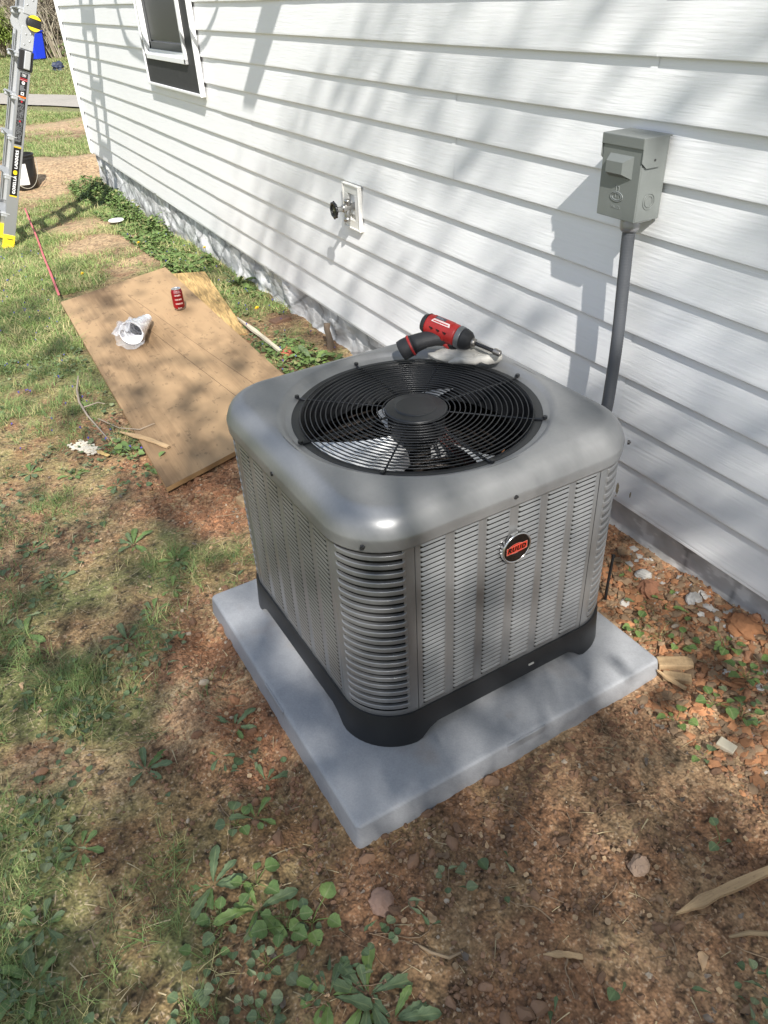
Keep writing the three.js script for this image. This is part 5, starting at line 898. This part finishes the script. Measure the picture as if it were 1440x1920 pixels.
/* ---------- far background: thicket, bush, blue bin ---------- */
{
  const brown = [mat(.24, .20, .145, .95), mat(.42, .37, .28, .95), mat(.12, .095, .075, .95)];
  function thicket(label, x, z, rad, h, n, seed, lean) {
    const t = thing('bare_thicket', label, 'shrub', [x, G(x, z), z]); const R = rng(seed), a = [[], [], []], cu = [];
    for (let i = 0; i < n; i++) { const bx = (R() - .5) * rad * 1.6, bz = (R() - .5) * rad, ang = R() * 6.28, hh = h * (.45 + .55 * R()), out = rad * (.25 + .6 * R()); const p = []; for (let k = 0; k <= 5; k++) { const s = k / 5; p.push([bx + Math.cos(ang) * out * s * s + lean * s * hh * .35 + (R() - .5) * .18 * s, hh * (s - .22 * s * s), bz + Math.sin(ang) * out * .6 * s * s + (R() - .5) * .18 * s]); } const r = .012 + .02 * R() * R(); a[i % 3].push(sweep(p, p.map((_, k) => r * (1.1 - k / 5)), 4, false)); const m = p[3]; if (R() > .3) for (let j = 0; j < 3; j++) a[(i + j) % 3].push(sweep([m, [m[0] + (R() - .5) * .7, m[1] + R() * .5, m[2] + (R() - .5) * .5], [m[0] + (R() - .5) * 1.4, m[1] + R() * .9, m[2] + (R() - .5) * .9]], [.009, .007, .003], 3, false)); }
    a.forEach((g, i) => { mesh('stems', merge(g), brown[i], t).userData.kind = 'stuff'; });
    const lv = []; const lg = leafGeo(.16, .10, 'oval', .2, 3, 2); for (let i = 0; i < n * 1.2; i++) { const g = lg.clone(); g.rotateX(R() * 3); g.rotateY(R() * 6); g.translate((R() - .5) * rad * 2.2, h * (.05 + .5 * R() * R()), (R() - .5) * rad); lv.push(g); } mesh('leaves', merge(lv), mat(.16, .19, .06, .8), t).userData.kind = 'stuff';
  }
  thicket('tangled bare brown thicket leaning towards the house corner behind the lawn', 4.9, -35.2, 2.4, 4.6, 520, 11, -.5);
  thicket('bare grey brown thicket behind the blue bin', 2.6, -41, 3.6, 6, 520, 12, .1);
  thicket('bare brown thicket seen left of the ladder top', -1.5, -43, 3.6, 6.5, 460, 13, .15);
  thicket('dense bare thicket far behind the house corner', 8, -42, 4.2, 7, 420, 14, -.1);
  function bush(label, x, z, r, h, n, seed, c) {
    const t = thing('green_bush', label, 'bush', [x, G(x, z), z]); const R = rng(seed), st = []; for (let i = 0; i < 40; i++) { const a = R() * 6.28; st.push(sweep([[0, 0, 0], [Math.cos(a) * r * .3, h * .4, Math.sin(a) * r * .3], [Math.cos(a) * r * .7 * R(), h * (.6 + .35 * R()), Math.sin(a) * r * .7 * R()]], [.03, .02, .008], 4, false)); } mesh('stems', merge(st), brown[0], t).userData.kind = 'stuff';
    const lg = leafGeo(.17, .09, 'oval', .2, 3, 2), lv = []; for (let i = 0; i < n; i++) { const a = R() * 6.28, e = Math.acos(1 - 1.5 * R()), k = Math.pow(R(), .4) * (.75 + .4 * noise(a * 3, e * 4 + seed)); const g = lg.clone(); g.rotateX(R() * 3); g.rotateY(R() * 6); g.translate(Math.sin(e) * Math.cos(a) * r * k, h * .5 + Math.cos(e) * h * .5 * k, Math.sin(e) * Math.sin(a) * r * k); lv.push(g); } mesh('foliage', merge(lv), mat(...c, .75), t).userData.kind = 'stuff';
  }
  bush('bright yellow green bush left of the ladder behind the lawn', 2.25, -37, .8, 2.0, 2200, 5, [.20, .27, .05]);
  bush('low green shrub at the foot of the tangled thicket', 4.9, -31.5, 1.3, .8, 900, 6, [.12, .17, .05]);
  // blue bin
  const bx = 3.07, bz = -34.2, t = thing('blue_bin', 'bright blue plastic wheeled bin standing among the thicket stems', 'bin', [bx, G(bx, bz), bz], .5); t.scale.setScalar(.85);
  const bl = mat(.012, .045, .62, .5), bd = mat(.01, .03, .40, .5);
  const body = box(.62, 1.0, .7, 0, .56, 0, .03); { const p = body.attributes.position; for (let i = 0; i < p.count; i++) { const k = mix(.78, 1.04, clamp(p.getY(i) / 1.06)); p.setX(i, p.getX(i) * k); p.setZ(i, p.getZ(i) * k); } body.computeVertexNormals(); }
  mesh('bin_body', body, bl, t); mesh('bin_lid', merge([box(.70, .06, .80, 0, 1.09, .0, .02), box(.5, .03, .5, 0, 1.13, 0, .012)]), bd, t);
  for (const s of [-1, 1]) { const w = cyl(.12, .12, .06, 20); w.rotateZ(Math.PI / 2); w.translate(s * .3, .12, -.3); mesh('wheel', w, mat(.02, .02, .02, .6), t); }
  const hb = cyl(.02, .02, .5, 10); hb.rotateZ(Math.PI / 2); hb.translate(0, 1.05, -.44); mesh('handle', hb, bd, t);
  const dx = 2.75, dz = -27.6; const rk = new THREE.IcosahedronGeometry(.15, 2); { const p = rk.attributes.position; for (let i = 0; i < p.count; i++) { const k = .7 + .6 * hsh(Math.round(p.getX(i) * 90 + 99), Math.round(p.getY(i) * 90 + p.getZ(i) * 50 + 99)); p.setXYZ(i, p.getX(i) * k * 1.2, p.getY(i) * k, p.getZ(i) * k); } rk.computeVertexNormals(); }
  single('dark_sack', 'small crumpled dark blue bag lying on the grass before the thicket', 'bag', rk, mat(.02, .028, .06, .6), [dx, G(dx, dz) + .10, dz]);
}
/* ---------- budding elm behind the photographer, which dapples the light ---------- */
function shadeTree(label, x, z, th, ll, seed, spreadK, clusters, r0 = .19) {
  const t = thing('bare_tree', label, 'tree', [x, G(x, z) - .05, z]); const R = rng(seed), tr = [], br = [], tips = [];
  function limb(p, d, len, r, level) {
    const n = level < 3 ? 7 : 5, pts = [p.clone()], rad = [r]; let q = p.clone(), dir = d.clone();
    for (let i = 1; i <= n; i++) { dir.add(V((R() - .5) * .34, (R() - .40) * .16, (R() - .5) * .34)).normalize(); q = q.clone().addScaledVector(dir, len / n); pts.push(q); rad.push(r * (1 - (level ? .70 : .35) * i / n)); if (level > 2) tips.push(q); }
    (level === 0 ? tr : br).push(sweep(pts, rad, level < 2 ? 9 : level < 4 ? 6 : 4, false));
    if (level >= 5) return;
    const kids = [6, 5, 5, 4, 3][level];
    for (let k = 0; k < kids; k++) { const f = level === 0 ? mix(.7, 1, k / kids) : mix(.25, 1, (k + R() * .6) / kids), i = Math.min(n, Math.max(1, Math.round(f * n))); const b = pts[i], az = k * 2.4 + R() * 1.2; const out = V(Math.cos(az), .10 + R() * .45, Math.sin(az)); const nd = dir.clone().multiplyScalar(level === 0 ? .55 : .6).addScaledVector(out, spreadK).normalize(); limb(b, nd, level === 0 ? ll * (.8 + .4 * R()) : len * .62 * (.75 + .5 * R()), rad[i] * (level === 0 ? .55 : .70), level + 1); }
  }
  limb(V(0, 0, 0), V(.04, 1, -.03), th, r0, 0);
  const bark = mat(.16, .125, .095, .95); mesh('trunk', merge(tr), bark, t); mesh('crown', merge(br), bark, t);
  const cg = new THREE.CircleGeometry(.034, 6), m = new THREE.InstancedMesh(cg, new THREE.MeshStandardMaterial({ color: lin(.22, .25, .09), roughness: .8, side: THREE.DoubleSide }), clusters), o = new THREE.Object3D();
  let q = tips[0]; for (let i = 0; i < clusters; i++) { if (i % 12 === 0) q = tips[(R() * tips.length) | 0]; o.position.set(q.x + (R() + R() - 1) * .24, q.y + (R() + R() - 1) * .24, q.z + (R() + R() - 1) * .24); o.rotation.set(R() * 6, R() * 6, R() * 6); o.scale.setScalar(.6 + .8 * R()); o.updateMatrix(); m.setMatrixAt(i, o.matrix); }
  m.name = 'seed_cluster'; m.castShadow = true; m.userData = { kind: 'stuff' }; t.add(m);
}
shadeTree('tall budding tree standing in the yard behind the viewer', -3.7, 8.6, 4.4, 3.6, 71, .95, 14000);
shadeTree('young budding tree standing just behind the viewer', -2.75, 4.5, 1.7, 1.55, 19, .9, 700, .055);
/* under the eave, above the frame: a board end and a hanging cable, whose shadows fall on the siding */
{
  const b = box(.50, .045, .20, -.40, 2.80, -1.06, .01); { const p = b.attributes.position; for (let i = 0; i < p.count; i++) { const k = mix(1.5, .8, clamp((-.15 - p.getX(i)) / .5)); p.setZ(i, -1.06 + (p.getZ(i) + 1.06) * k); } b.computeVertexNormals(); }
  single('board', 'short tapered board jutting out from under the eave above the faucet', 'board', b, mat(.45, .32, .18, .9));
  const P = [[-.27, 2.82, -4.84], [-.28, 2.3, -4.80], [-.28, 2.02, -4.70], [-.28, 1.93, -4.35], [-.28, 1.90, -3.7], [-.28, 1.97, -3.0], [-.28, 2.10, -2.64], [-.28, 2.35, -2.3], [-.27, 2.82, -2.1]];
  const cv = new THREE.CatmullRomCurve3(P.map(q => V(...q))); const pts = []; for (let i = 0; i <= 60; i++) pts.push(cv.getPoint(i / 60));
  single('cable', 'black cable hanging in a loop from the eave above the window', 'cable', sweep(pts, .013, 8), mat(.02, .02, .02, .5));
}
/*==MORE==*/
renderer.render(scene, camera);
